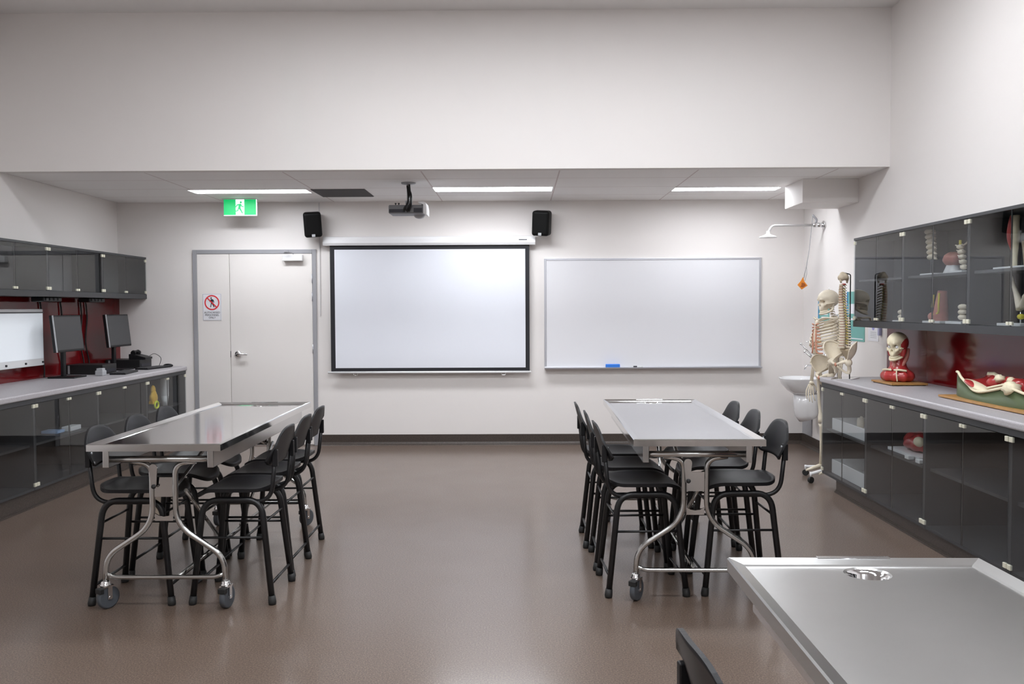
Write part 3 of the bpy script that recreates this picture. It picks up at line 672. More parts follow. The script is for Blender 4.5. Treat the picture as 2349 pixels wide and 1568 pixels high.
# ------------------------------------------------------------ left bench equipment
def monitor(y, label):
    m = thing('monitor', label, 'monitor', (-4.20, y, 0.893), rz=0, group='monitors on the left bench')
    Mx = Matrix.Translation((0, 0, 0.415)) @ Matrix.Rotation(R(-6), 4, 'Y')
    b = nb(); box(b, -0.035, 0.0, -0.255, 0.255, -0.17, 0.17, 0.006, M=Mx); obj('casing', b, BLACK, m)
    b = nb(); box(b, 0.0, 0.0015, -0.240, 0.240, -0.150, 0.155, M=Mx); obj('screen', b, SCRN, m)
    b = nb(); box(b, -0.006, 0.002, -0.256, -0.243, -0.17, 0.17, M=Mx); obj('bezel_edge', b, SILV, m)
    b = nb(); box(b, -0.075, -0.045, -0.025, 0.025, 0.012, 0.40, 0.004); obj('neck', b, BLACK, m)
    b = nb(); box(b, -0.15, 0.10, -0.12, 0.12, 0.0, 0.014, 0.005); obj('foot', b, BLACK, m)
monitor(8.19, 'dark flat monitor on the left bench beside the white viewer'); monitor(9.22, 'dark flat monitor on the left bench nearest the back wall')
def pc(x, y, label):
    m = thing('desktop_computer', label, 'computer', (x, y, 0.893), group='computers on the left bench')
    b = nb(); box(b, -0.20, 0.17, -0.15, 0.15, 0.0, 0.095, 0.004); obj('casing', b, pm('pc black', (0.008, 0.008, 0.009), 0.45), m)
    b = nb(); box(b, -0.17, -0.15, -0.1515, -0.1495, 0.008, 0.088); obj('label_strip', b, SILV, m)
    b = nb(); box(b, 0.168, 0.1715, -0.12, 0.12, 0.02, 0.05); obj('drive_slot', b, SIGNK, m)
pc(-4.235, 8.70, 'black desktop computer lying flat on the left bench beside the first monitor')
pc(-4.235, 9.55, 'black desktop computer lying flat on the left bench by the back wall')
def keyboard(x, y, rz, label):
    k = thing('keyboard', label, 'keyboard', (x, y, 0.893), rz=rz, group='keyboards on the left bench')
    b = nb(); box(b, -0.075, 0.075, -0.215, 0.215, 0.0, 0.016, 0.005); bd = obj('body', b, BLACK, k)
    b = nb()
    for i in range(5):
        for j in range(15): box(b, -0.062 + i * 0.026, -0.040 + i * 0.026, -0.205 + j * 0.0273, -0.182 + j * 0.0273, 0.016, 0.021)
    o = obj('keys', b, pm('keycap grey', (0.06, 0.06, 0.065), 0.5), k)
keyboard(-3.93, 8.72, R(8), 'black keyboard on the left bench in front of the nearer computer')
keyboard(-3.93, 9.42, R(-10), 'black keyboard on the left bench near the back wall')
b = nb(); box(b, -4.06, -3.98, 8.38, 8.46, 0.893, 0.945, 0.01); box(b, -4.05, -3.99, 8.39, 8.45, 0.94, 0.965, 0.006); obj_at('docking_unit', b, SILV, 'small silver box on the left bench by the nearer keyboard', 'device')
b = nb(); ell(b, (-3.87, 9.67, 0.908), (0.055, 0.033, 0.022), 18, 10); ms = obj_at('computer_mouse', b, BLACK, 'black computer mouse at the far end of the left bench', 'mouse')
ph = thing('desk_phone', 'black desk phone with coiled cord on the far computer', 'phone', (-4.12, 9.55, 0.989))
b = nb(); prism(b, [(-0.09, 0.0), (0.09, 0.0), (0.09, 0.02), (-0.07, 0.06), (-0.09, 0.055)], 'y', -0.09, 0.09); obj('base', b, BLACK, ph)
b = nb(); tube(b, spl([(-0.05, -0.075, 0.066), (-0.055, -0.03, 0.078), (-0.055, 0.03, 0.078), (-0.05, 0.075, 0.066)], 5), [0.026] * 4 + [0.015] * 8 + [0.026] * 4, 12); obj('handset', b, BLACK, ph)
b = nb(); tube(b, spl([(0.06, 0.09, 0.03), (0.10, 0.13, 0.05), (0.16, 0.15, 0.0), (0.13, 0.17, -0.090)], 8), 0.003, 6); obj('cord', b, RUBBER, ph)
vb = thing('light_box', 'white wall mounted viewer box above the left worktop at the picture edge', 'light box', (-4.449, 7.61, 1.02))
b = nb(); box(b, 0, 0.075, -0.46, 0.46, 0, 0.515, 0.006); obj('casing', b, PLW, vb)
b = nb(); box(b, 0.075, 0.078, -0.445, 0.445, 0.065, 0.475); obj('viewing_panel', b, VIEWER, vb)
b = nb(); box(b, 0.074, 0.082, -0.46, 0.46, 0.480, 0.488); obj('film_grip', b, SIGNK, vb)
for y in (0.43, 0.15, -0.15):
    b = nb(); cyl(b, (0.075, y, 0.030), (0.086, y, 0.030), 0.009, seg=12); obj('knob', b, BORDER, vb)
CB = ['black cable hanging behind the first monitor by the white viewer', 'black cable hanging just right of the first monitor', 'black cable hanging midway between the two monitors', 'black cable hanging behind the left edge of the far monitor']
for lab, y in zip(CB, (8.14, 8.50, 8.89, 9.0)):
    b = nb(); tube(b, spl([(-4.440, y, 1.63), (-4.435, y + 0.02, 1.45), (-4.43, y - 0.03, 1.2), (-4.43, y + 0.03, 1.0), (-4.42, y + 0.01, 0.90)], 8), 0.007, 8); obj_at('power_cable', b, RUBBER, lab, 'cable', 'cables under the left wall cabinets')
for lab, y in (('black power board under the left wall cabinets, above the first monitor', 8.0), ('black power board under the left wall cabinets, between the monitors', 8.85)):
    b = nb(); box(b, -4.36, -4.24, y - 0.16, y + 0.16, 1.60, 1.6445, 0.012); pb = obj_at('power_board', b, BLACKM, lab, 'power board', 'power boards under the left wall cabinets')
    b = nb()
    for k in range(4): box(b, 0.058, 0.066, -0.13 + k * 0.07, -0.09 + k * 0.07, 0.012, 0.034)
    obj('sockets', b, CHAR, pb)
# contents of the left base cabinets
gl = thing('glove_packet', 'yellow packet with a neon tape ring in the cabinet beside the door', 'packet', (-3.80, 9.07, 0.491))
b = nb(); ell(b, (0, 0.03, 0.13), (0.03, 0.075, 0.075), 14, 9, fn=lambda d: 1 + 0.14 * math.sin(5 * d.y + 4 * d.z)); ell(b, (0, 0.02, 0.20), (0.022, 0.045, 0.05), 12, 8); box(b, -0.02, 0.02, -0.04, 0.08, 0.06, 0.09); obj('packet', b, YBAG, gl)
b = nb(); tube(b, [(0.03, 0.03 + 0.045 * math.cos(a), 0.045 + 0.034 * math.sin(a)) for a in [2 * PI * k / 20 for k in range(21)]], 0.011, 8); obj('tape_ring', b, YNEON, gl)
cp = thing('cup_stack', 'tall stack of white cups in the cabinet beside the door', 'cups', (-3.83, 9.46, 0.491))
b = nb(); lathe(b, [(0.030, 0.0), (0.040, 0.10)] + [(0.040 + (0.004 if k % 2 else 0), 0.10 + k * 0.010) for k in range(20)] + [(0.036, 0.30)], seg=20); obj('cups', b, PLW, cp)
b = nb(); box(b, -3.90, -3.82, 7.44, 7.62, 0.491, 0.530, 0.004); obj_at('instrument_box', b, PLW, 'small white box on the shelf of the third left base cabinet', 'box')
b = nb(); box(b, -4.0, -3.86, 7.30, 7.42, 0.491, 0.515, 0.004); obj_at('instrument_tin', b, pm('pale blue', (0.35, 0.5, 0.75), 0.4), 'flat pale blue tin on the shelf of the third left base cabinet', 'tin')

# ------------------------------------------------------------ bones
def skull(bm, c, s=1.0, yaw=0.0, mi=0, seg=84, rings=64, jaw=True, pitch=0.0, musc=None):
    """skull facing +x in its own frame, centre of cranium at c; s=1 is life size"""
    M = Matrix.Rotation(yaw, 3, 'Z') @ Matrix.Rotation(pitch, 3, 'Y')
    def g(d, t, w): return math.exp(-((d - t).length / w) ** 2)
    eyeL = Vector((0.86, 0.34, -0.36)).normalized(); eyeR = Vector((0.86, -0.34, -0.36)).normalized(); nose = Vector((0.86, 0, -0.62)).normalized()
    def fn(d):
        r = 1.0
        r += 0.04 * g(d, Vector((0.95, 0, 0.30)).normalized(), 0.5)
        for k in (1, -1): r -= 0.13 * g(d, Vector((0.60, 0.80 * k, -0.20)).normalized(), 0.30)
        r += 0.52 * g(d, Vector((0.60, 0, -0.98)).normalized(), 0.40)
        for k in (1, -1):
            r += 0.20 * g(d, Vector((0.74, 0.58 * k, -0.62)).normalized(), 0.15)
            r += 0.10 * g(d, Vector((0.93, 0.30 * k, -0.10)).normalized(), 0.13)
            r -= 0.60 * g(d, Vector((0.84, 0.36 * k, -0.40)).normalized(), 0.19)
            r -= 0.20 * g(d, Vector((0.50, 0.50 * k, -0.95)).normalized(), 0.15)
        r += 0.05 * g(d, Vector((0.93, 0, -0.32)).normalized(), 0.08)
        r -= 0.42 * g(d, Vector((0.80, 0, -0.74)).normalized(), 0.105)
        r -= 0.12 * g(d, Vector((-0.3, 0, -1)).normalized(), 0.5)
        return r
    ell(bm, c, (0.092 * s, 0.070 * s, 0.078 * s), seg, rings, mi, fn, M)
    C = Vector(c)
    def P(x, y, z): return C + M @ (Vector((x, y, z)) * s)
    if jaw:
        tube(bm, spl([P(-0.008, 0.050, -0.035), P(-0.006, 0.048, -0.082), P(0.028, 0.036, -0.108), P(0.066, 0.014, -0.122), P(0.072, 0, -0.123), P(0.066, -0.014, -0.122), P(0.028, -0.036, -0.108), P(-0.006, -0.048, -0.082), P(-0.008, -0.050, -0.035)], 5), 0.0125 * s, 8, mi, flat=0.75, up=(0, 0, 1))
        tube(bm, spl([P(0.022, 0.030, -0.098), P(0.056, 0.019, -0.104), P(0.069, 0, -0.106), P(0.056, -0.019, -0.104), P(0.022, -0.030, -0.098)], 6), 0.0085 * s, 6, mi, flat=1.3, up=(0, 0, 1))
        for k in (1, -1):
            tube(bm, spl([P(-0.012, 0.064 * k, -0.030), P(0.025, 0.063 * k, -0.036), P(0.054, 0.047 * k, -0.040)], 5), 0.0055 * s, 6, mi)
    return P
def vertebra(bm, c, s, fwd, h=0.018, mi=0, wings=1.0):
    """one vertebra: waisted body of height h, spinous and transverse processes"""
    c = Vector(c); f = Vector(fwd).normalized(); lat = Vector((-f.y, f.x, 0)); q = h / 2
    lathe(bm, [(0.0, -q), (0.0185 * s, -q), (0.0205 * s, -q * 0.8), (0.0155 * s, 0), (0.0205 * s, q * 0.8), (0.0185 * s, q), (0.0, q)], c=c + f * 0.010 * s, seg=14, mi=mi)
    tube(bm, [c - f * 0.008 * s, c - f * 0.024 * s, c - f * 0.050 * s + Vector((0, 0, -0.014 * s))], [0.0075 * s, 0.005 * s, 0.0035 * s], 6, mi)
    for k in (1, -1): tube(bm, [c - f * 0.008 * s, c - f * 0.012 * s + lat * k * 0.022 * s * wings, c - f * 0.016 * s + lat * k * 0.038 * s * wings], [0.006 * s, 0.0045 * s, 0.004 * s], 6, mi)
def pelvis(parent, yaw, s=1.0, z=0.0):
    """pelvis facing +x rotated by yaw, sacrum top at (0,0,z)"""
    M = Matrix.Rotation(yaw, 3, 'Z')
    def P(x, y, q): return M @ (Vector((x, y, q)) * s) + Vector((0, 0, z))
    for k in (1, -1):
        b = nb(); G = []
        # iliac blade: sheet lofted from the pelvic brim up to the crest, hollow on the inner side
        low = spl([(-0.055, 0.042, -0.050), (-0.035, 0.055, -0.064), (-0.012, 0.066, -0.076), (0.012, 0.074, -0.086), (0.036, 0.080, -0.088), (0.058, 0.088, -0.078)], 4)
        top = spl([(-0.070, 0.046, -0.012), (-0.052, 0.078, 0.034), (-0.015, 0.116, 0.060), (0.028, 0.140, 0.056), (0.064, 0.136, 0.032), (0.084, 0.124, -0.004)], 4)
        n, m = len(low) - 1, 8
        for off in (0, 0.005):
            Q = []
            for i in range(n + 1):
                row = []
                for j in range(m + 1):
                    v = j / m; p = low[i].lerp(top[i], v); bow = 0.016 * math.sin(PI * v) * math.sin(PI * i / n)
                    row.append(b.verts.new(P(p.x - bow * 0.3, (p.y + bow + off) * k, p.z - bow * 0.6)))
                Q.append(row)
            G.append(Q)
        for Q in G:
            for i in range(n):
                for j in range(m): b.faces.new((Q[i][j], Q[i + 1][j], Q[i + 1][j + 1], Q[i][j + 1])).smooth = True
        cr = [G[0][i][m].co.copy() for i in range(n + 1)]; tube(b, cr, 0.0062 * s, 8)
        tube(b, [G[0][n][j].co.copy() for j in range(m, -1, -1)], 0.0055 * s, 8); tube(b, [G[0][0][j].co.copy() for j in range(m, -1, -1)], 0.0065 * s, 8)
        # acetabulum, pubic ramus, ischium
        ell(b, P(0.035, 0.080 * k, -0.105), (0.030 * s, 0.026 * s, 0.032 * s), 14, 9)
        tube(b, spl([P(0.035, 0.072 * k, -0.095), P(0.075, 0.045 * k, -0.105), P(0.088, 0.008 * k, -0.120)], 6), [0.013 * s] * 7 + [0.010 * s] * 6, 10)
        tube(b, spl([P(0.030, 0.078 * k, -0.120), P(0.005, 0.066 * k, -0.165), P(0.012, 0.055 * k, -0.190), P(0.045, 0.032 * k, -0.170), P(0.084, 0.010 * k, -0.132)], 6), [0.016 * s] * 12 + [0.009 * s] * 13, 10)
        tube(b, spl([P(-0.045, 0.040 * k, -0.030), P(-0.010, 0.066 * k, -0.060), P(0.035, 0.064 * k, -0.085), P(0.075, 0.038 * k, -0.100)], 5), 0.008 * s, 8)
        obj('hip_bone', b, BONE, parent)
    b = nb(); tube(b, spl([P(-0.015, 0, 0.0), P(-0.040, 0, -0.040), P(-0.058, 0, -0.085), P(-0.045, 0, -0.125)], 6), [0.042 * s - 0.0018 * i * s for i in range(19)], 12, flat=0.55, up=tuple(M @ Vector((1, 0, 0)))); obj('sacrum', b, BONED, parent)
    b = nb(); ell(b, P(0.090, 0, -0.122), (0.010 * s, 0.016 * s, 0.016 * s), 10, 7); obj('pubic_disc', b, CART, parent)

# full skeleton on a rolling stand, between bench and basin
SK = (2.70, 7.69); FY = R(180 + 17)
sk = thing('anatomical_skeleton', 'full size plastic human skeleton on a rolling stand beside the basin', 'skeleton', (SK[0], SK[1], 0))
Mz = Matrix.Rotation(FY, 3, 'Z')
def W(x, y, z): return Mz @ Vector((x, y, 0)) + Vector((0, 0, z))
b = nb(); skull(b, W(0.005, 0, 1.590), 1.05, FY); so = obj('skull', b, BONE, sk)
b = nb(); cyl(b, W(0, 0, 1.665), W(0, 0, 1.69), 0.0025, seg=6); obj('hanging_hook', b, CHROME, sk)
b = nb()
for k in range(24):
    u = k / 23; z = 1.505 - u * 0.50; x = -0.045 - 0.035 * math.sin(u * PI * 1.5 - 0.6)
    vertebra(b, W(x, 0, z), 0.62 + 0.5 * u, tuple(Mz @ Vector((1, 0, 0))), h=0.0165, wings=0.8)
obj('spine', b, BONE, sk)
for k in range(11):
    u = k / 10; zt = 1.425 - u * 0.245; wd = 0.055 + 0.078 * math.sin(min(1, u * 1.25 + 0.18) * PI / 2); dp = 0.070 + 0.045 * math.sin(min(1, u * 1.3 + 0.1) * PI / 2)
    for s in (1, -1):
        drop = 0.055 + 0.055 * u; end = 1.0 if k < 7 else 1.0 - (k - 6) * 0.14
        pts = []
        for q in range(15):
            a = PI * q / 14 * end * 0.90
            pts.append(W(-0.065 + dp * (1 - math.cos(a)) * 0.92, s * (0.012 + wd * math.sin(a)), zt + 0.012 - drop * (q / 14) * end))
        b = nb(); tube(b, pts, [0.0062] * 15, 8, up=(0, 0, 1), flat=1.25); obj('rib', b, BONE, sk)
b = nb()
for k in range(9):
    u = k / 9; 
    for s in (1, -1):
        z0_ = 1.375 - u * 0.285; tube(b, spl([W(0.130 - 0.02 * (k / 9), s * (0.040 + 0.042 * u), z0_), W(0.142, s * 0.030, z0_ + 0.012 * u), W(0.140, s * 0.012, 1.365 - u * 0.16)], 5), 0.0062, 8)
obj('costal_cartilage', b, CART, sk)
b = nb(); tube(b, spl([W(0.115, 0, 1.405), W(0.128, 0, 1.38), W(0.140, 0, 1.30), W(0.146, 0, 1.215)], 5), [0.021] * 5 + [0.015] * 7 + [0.012, 0.011, 0.009, 0.006], 10, flat=0.4, up=tuple(Mz @ Vector((1, 0, 0)))); obj('sternum', b, BONE, sk)
for s in (1, -1):
    b = nb(); tube(b, spl([W(0.110, 0.015 * s, 1.410), W(0.100, 0.07 * s, 1.428), W(0.050, 0.125 * s, 1.425), W(0.020, 0.162 * s, 1.425)], 5), 0.0075, 8); obj('clavicle', b, BONE, sk)
    b = nb(); prism(b, [(0.0, 0.0), (0.085, 0.022), (0.092, -0.012), (0.032, -0.115), (0.018, -0.112)], 'x', -0.0025, 0.0025)
    bmesh.ops.transform(b, matrix=Matrix.Rotation(R(18) * s, 4, 'Z') @ Matrix.Scale(s, 4, (0, 1, 0)), verts=b.verts)
    bmesh.ops.translate(b, vec=(-0.085, 0.055 * s, 1.405), verts=b.verts); bmesh.ops.transform(b, matrix=Mz.to_4x4(), verts=b.verts); obj('scapula', b, BONE, sk)
    b = nb(); el = (0.0, 0.188 * s, 1.10); wr = (0.035, 0.188 * s, 0.865)
    tube(b, spl([W(0.0, 0.160 * s, 1.415), W(0.0, 0.172 * s, 1.38), W(0, 0.185 * s, 1.25), W(*el)], 6), [0.024] * 3 + [0.018] * 3 + [0.0105] * 9 + [0.014, 0.018, 0.022, 0.022], 10); obj('humerus', b, BONE, sk)
    b = nb()
    for d_ in (-0.012, 0.012): tube(b, [W(el[0] + 0.004, el[1] + d_, el[2] - 0.01), W(0.02, 0.190 * s + d_, 0.98), W(wr[0], wr[1] + d_, wr[2])], [0.011, 0.0065, 0.009], 8)
    obj('forearm_bones', b, BONE, sk)
    b = nb(); hx, hy, hz = wr
    ell(b, W(hx, hy, hz - 0.018), (0.022, 0.022, 0.016), 12, 8)
    for f_ in range(5):
        o_ = (f_ - 2) * 0.013; L_ = [0.085, 0.150, 0.165, 0.155, 0.130][f_]; sp_ = o_ * 1.6
        pts = [W(hx + o_, hy, hz - 0.03), W(hx + sp_ * 1.1 + 0.004, hy + 0.004 * s, hz - 0.03 - L_ * 0.42), W(hx + sp_ * 1.25 + 0.006, hy - 0.004 * s, hz - 0.03 - L_ * 0.70), W(hx + sp_ * 1.3, hy - 0.016 * s, hz - 0.03 - L_)]
        if f_ == 0: pts = [W(hx - 0.015, hy, hz - 0.02), W(hx - 0.040, hy, hz - 0.055), W(hx - 0.050, hy - 0.01 * s, hz - 0.09)]
        tube(b, pts, [0.006, 0.0055, 0.0055, 0.0035][:len(pts)], 8)
    obj('hand_bones', b, BONE, sk)
    b = nb(); tube(b, spl([W(0.015, 0.085 * s, 0.895), W(0.01, 0.125 * s, 0.880), W(0.005, 0.12 * s, 0.70), W(0.0, 0.09 * s, 0.50)], 6), [0.022] * 3 + [0.018] * 4 + [0.0125] * 9 + [0.02, 0.026, 0.028], 10); obj('femur', b, BONE, sk)
    b = nb(); tube(b, [W(0.0, 0.088 * s, 0.49), W(0.0, 0.088 * s, 0.46), W(0.0, 0.088 * s, 0.30), W(0, 0.088 * s, 0.135)], [0.028, 0.018, 0.012, 0.018], 10); tube(b, [W(-0.012, 0.118 * s, 0.46), W(-0.01, 0.115 * s, 0.14)], 0.006, 6); obj('shin_bones', b, BONE, sk)
    b = nb(); tube(b, [W(-0.035, 0.09 * s, 0.108), W(0.02, 0.09 * s, 0.115), W(0.09, 0.092 * s, 0.098), W(0.15, 0.095 * s, 0.085)], [0.018, 0.024, 0.018, 0.010], 10, flat=0.8); obj('foot_bones', b, BONE, sk)
pelvis(sk, FY, 1.05, 1.035)
b = nb(); cyl(b, W(-0.10, 0, 0.10), W(-0.10, 0, 1.46), 0.011, seg=12); tube(b, [W(-0.10, 0, 1.45), W(-0.055, 0, 1.45)], 0.006, 8); obj('pole', b, WHITEM, sk)
for k in range(5):
    a = R(205) + k * 2 * PI / 5 - FY
    ex_, ey_ = -0.10 + 0.30 * math.cos(a), 0.30 * math.sin(a)
    b = nb(); tube(b, [W(-0.10, 0, 0.115), W(ex_, ey_, 0.082)], [0.018, 0.012], 10); cyl(b, W(ex_, ey_, 0.055), W(ex_, ey_, 0.095), 0.010, seg=10); lg = obj('stand_leg', b, WHITEM, sk)
    b = nb(); c_ = W(ex_, ey_, 0.0); d_ = Vector((-math.sin(a + FY), math.cos(a + FY), 0)); tube(b, [c_ + Vector((0, 0, 0.027)) - d_ * 0.012, c_ + Vector((0, 0, 0.027)) + d_ * 0.012], 0.027, 16); obj('wheel', b, RUBBER, lg)

# spine with pelvis on the right worktop
SP = (2.665, 7.25)
sm = thing('spine_model', 'tall vertebral column and pelvis model on a rod stand at the bench end', 'spine model', (SP[0], SP[1], 0.931))
FS = R(212); Ms = Matrix.Rotation(FS, 3, 'Z')
b = nb(); prism(b, [(-0.13, -0.09), (0.02, -0.13), (0.15, 0.03), (0.0, 0.10)], 'z', 0.0, 0.008); obj('base_plate', b, STEELR, sm)
b = nb(); tube(b, rp([(0.055, 0, 0.008), (0.055, 0, 0.855), (0.010, 0, 0.868)], 0.012, 4), 0.0045, 10); obj('support_rod', b, BLACKM, sm)
pelvis(sm, FS, 1.02, 0.245)
N = 24; pts = []
for k in range(N):
    u = k / (N - 1); z = 0.262 + 0.505 * u; x = -0.012 + 0.016 * math.sin(u * 5.2 + 0.3)
    pts.append((x * 0.6 + 0.0, -0.0, z, 1.62 - 0.72 * u))
for k, (x, y, z, s) in enumerate(pts):
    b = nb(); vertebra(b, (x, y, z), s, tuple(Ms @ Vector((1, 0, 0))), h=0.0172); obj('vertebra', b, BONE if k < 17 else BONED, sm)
b = nb()
for k in range(N - 1):
    x, y, z, s = pts[k]; x2, y2, z2, s2 = pts[k + 1]; f_ = Ms @ Vector((1, 0, 0)); c_ = Vector(((x + x2) / 2, 0, (z + z2) / 2)) + f_ * 0.010 * s
    cyl(b, c_ - Vector((0, 0, 0.004)), c_ + Vector((0, 0, 0.004)), 0.0150 * s, seg=10)
obj('discs', b, MUSCP, sm)
b = nb(); f_ = Ms @ Vector((1, 0, 0)); l_ = Vector((-f_.y, f_.x, 0))
for k in range(2, N - 1):
    x, y, z, s = pts[k]
    for q in (1, -1): tube(b, [Vector((x, 0, z - 0.008)) - f_ * 0.008, Vector((x, 0, z - 0.014)) + l_ * q * 0.030 * s], 0.0028, 6)
obj('nerves', b, YEL, sm)
b = nb(); tube(b, [Vector((p[0], p[1], p[2])) + l_ * 0.013 + f_ * 0.012 for p in pts[13:23]], 0.003, 6); ell(b, (0.0, 0, 0.775), (0.020, 0.020, 0.008), 12, 8); obj('artery', b, MUSC, sm)
b = nb(); ell(b, (-0.002, 0, 0.835), (0.044, 0.040, 0.040), 24, 14, fn=lambda d: (1 - 0.35 * math.exp(-((d - Vector((0, 0, -1))).length / 0.6) ** 2)) * (1 + 0.10 * math.sin(4 * d.x + 3 * d.z))); tube(b, [(-0.03, -0.01, 0.815), (-0.025, -0.012, 0.785)], [0.012, 0.007], 8); tube(b, [(0.03, 0.0, 0.815), (0.026, 0.0, 0.785)], [0.012, 0.007], 8); obj('skull_base', b, BONED, sm)

# head and neck muscle model on a wooden board
hm = thing('head_muscle_model', 'skull and red neck muscle bust on a wooden board on the right worktop', 'anatomy model', (2.905, 6.76, 0.931))
b = nb(); box(b, -0.13, 0.14, -0.20, 0.18, 0.006, 0.020, 0.002, M=Matrix.Rotation(R(0), 4, 'Z')); bd = obj('board', b, WOOD, hm)
for x, y in ((-0.11, -0.18), (0.12, -0.18), (-0.11, 0.16), (0.12, 0.16)):
    b = nb(); cyl(b, (x, y, 0), (x, y, 0.007), 0.012, seg=10); obj('rubber_foot', b, RUBBER, bd)
HY = R(180 + 38); Mh = Matrix.Rotation(HY, 3, 'Z')
def Hh(x, y, z): return Mh @ Vector((x, y, 0)) + Vector((0, 0, z))
b = nb(); skull(b, Hh(0.008, 0, 0.315), 1.05, HY)
n_ = 0
for f in b.faces:
    c = Mh.inverted() @ (f.calc_center_median() - Vector((0, 0, 0.315))); c -= Vector((0.008, 0, 0))
    if ((c.x + 0.008) / 0.056) ** 2 + ((c.z + 0.012) / 0.046) ** 2 < 1 and abs(c.y) > 0.028: f.material_index = 1
    if c.x < -0.02 and c.z < -0.01: f.material_index = 1
obj('skull', b, [FAT, MUSC], hm)
for s in (1, -1):
    b = nb(); ell(b, Hh(0.070, 0.029 * s, 0.284), (0.013, 0.013, 0.013), 14, 10); obj('eyeball', b, CERAM, hm)
    b = nb(); tube(b, spl([Hh(0.010, 0.056 * s, 0.285), Hh(0.018, 0.054 * s, 0.24), Hh(0.022, 0.044 * s, 0.205)], 6), [0.015, 0.017, 0.018, 0.019, 0.019, 0.018, 0.018, 0.017, 0.016, 0.015, 0.013, 0.012, 0.010], 10); obj('jaw_muscle', b, MUSC, hm)
    b = nb(); tube(b, spl([Hh(-0.045, 0.056 * s, 0.270), Hh(-0.020, 0.056 * s, 0.20), Hh(0.020, 0.034 * s, 0.13), Hh(0.040, 0.012 * s, 0.095)], 6), [0.013 + 0.004 * math.sin(PI * i / 18) for i in range(19)], 10); obj('neck_muscle', b, MUSCP if s > 0 else MUSC, hm)
b = nb(); tube(b, spl([Hh(-0.012, 0, 0.26), Hh(-0.010, 0, 0.18), Hh(-0.005, 0, 0.10)], 6), [0.050, 0.050, 0.050, 0.050, 0.050, 0.050, 0.052, 0.054, 0.057, 0.060, 0.066, 0.074, 0.085], 20); obj('neck', b, MUSC, hm)
b = nb(); tube(b, [Hh(0.050, 0, 0.190), Hh(0.048, 0, 0.12), Hh(0.05, 0, 0.085)], [0.013, 0.014, 0.012], 10); obj('windpipe', b, MUSCP, hm)
b = nb(); ell(b, Hh(0.0, 0, 0.060), (0.100, 0.125, 0.062), 36, 16, fn=lambda d: (1.0 + 0.06 * math.sin(9 * math.atan2(d.y, d.x))) * (1.0 if d.z > -0.55 else 0.62 / max(0.62, -d.z)), M=Mh); obj('shoulder_muscles', b, MUSC, hm)
b = nb()
for s in (1, -1): tube(b, spl([Hh(0.070, 0.010 * s, 0.108), Hh(0.075, 0.05 * s, 0.112), Hh(0.045, 0.095 * s, 0.105)], 6), 0.008, 8)
tube(b, spl([Hh(0.072, 0.03, 0.115), Hh(0.098, 0.045, 0.07), Hh(0.100, 0.052, 0.026)], 6), 0.005, 6)
obj('collar_bones', b, FAT, hm)

# pelvis muscle model on a green base and board
gm = thing('torso_section_model', 'open red and cream pelvis section on a green base and wooden board', 'anatomy model', (2.925, 5.24, 0.931))
b = nb(); box(b, -0.185, 0.19, -0.50, 0.52, 0.004, 0.018, 0.002); obj('board', b, WOOD, gm)
def wave(y):  # height of upper outline along the model, y from far (+) to near (-)
    return 0.0
prof = [(0.45, 0.150), (0.40, 0.150), (0.34, 0.125), (0.28, 0.105), (0.22, 0.085), (0.16, 0.060), (0.08, 0.055), (-0.02, 0.070), (-0.12, 0.090), (-0.20, 0.105), (-0.28, 0.10), (-0.36, 0.085), (-0.44, 0.08)]
b = nb(); A = []; 
for (y, h) in prof:
    u = (y + 0.0) / 0.45; wd = 0.145 * math.sqrt(max(0.10, 1 - 0.55 * abs(u) ** 3))
    row = []
    for k in range(13):
        a = PI * k / 12; x = -math.cos(a) * wd * (1.0 - 0.10 * math.sin(a)); hh = (h if k in (0, 12) else h)
        dip = 0.045 * math.sin(a) ** 0.6 if 0 < k < 12 else 0
        row.append((x, y, 0.018 + h - dip + (0.035 if k > 6 else 0) * (1 - abs(u))))
    A.append(row)
V = [[b.verts.new(p) for p in row] for row in A]; Bv = [[b.verts.new((p[0] * 1.03 - (0.0), p[1], 0.0185)) for p in (row[0], row[-1])] for row in A]
for i in range(len(V) - 1):
    for k in range(12): f = b.faces.new((V[i][k], V[i + 1][k], V[i + 1][k + 1], V[i][k + 1])); f.material_index = 2 if 0 < k < 11 else 1; f.smooth = True
    b.faces.new((V[i][0], V[i + 1][0], Bv[i + 1][0], Bv[i][0])).smooth = True; b.faces.new((V[i][-1], V[i + 1][-1], Bv[i + 1][1], Bv[i][1])).smooth = True
for e_, i in ((0, 0), (1, len(V) - 1)): b.faces.new([Bv[i][0]] + V[i] + [Bv[i][1]])
obj('green_base', b, [GREENB, FAT, MUSC], gm)
b = nb(); L_ = [V_[0] for V_ in A]
tube(b, spl([(p[0] - 0.002, p[1], p[2] + 0.003) for p in L_], 4), 0.0085, 8); obj('cream_edge', b, FAT, gm)
b = nb(); ell(b, (-0.110, 0.17, 0.100), (0.042, 0.15, 0.020), 28, 12, fn=lambda d: 1 + 0.07 * math.sin(14 * math.atan2(d.x, d.y)), M=Matrix.Rotation(R(12), 3, 'X')); obj('cut_face', b, FAT, gm)
b = nb(); ell(b, (-0.128, 0.20, 0.112), (0.030, 0.085, 0.013), 24, 10, M=Matrix.Rotation(R(14), 3, 'X')); obj('cut_muscle', b, MUSC, gm)
b = nb(); tube(b, spl([(-0.115, 0.05, 0.100), (-0.10, -0.06, 0.125), (-0.11, -0.16, 0.145)], 6), 0.009, 8); obj('tendon', b, FAT, gm)
b = nb()
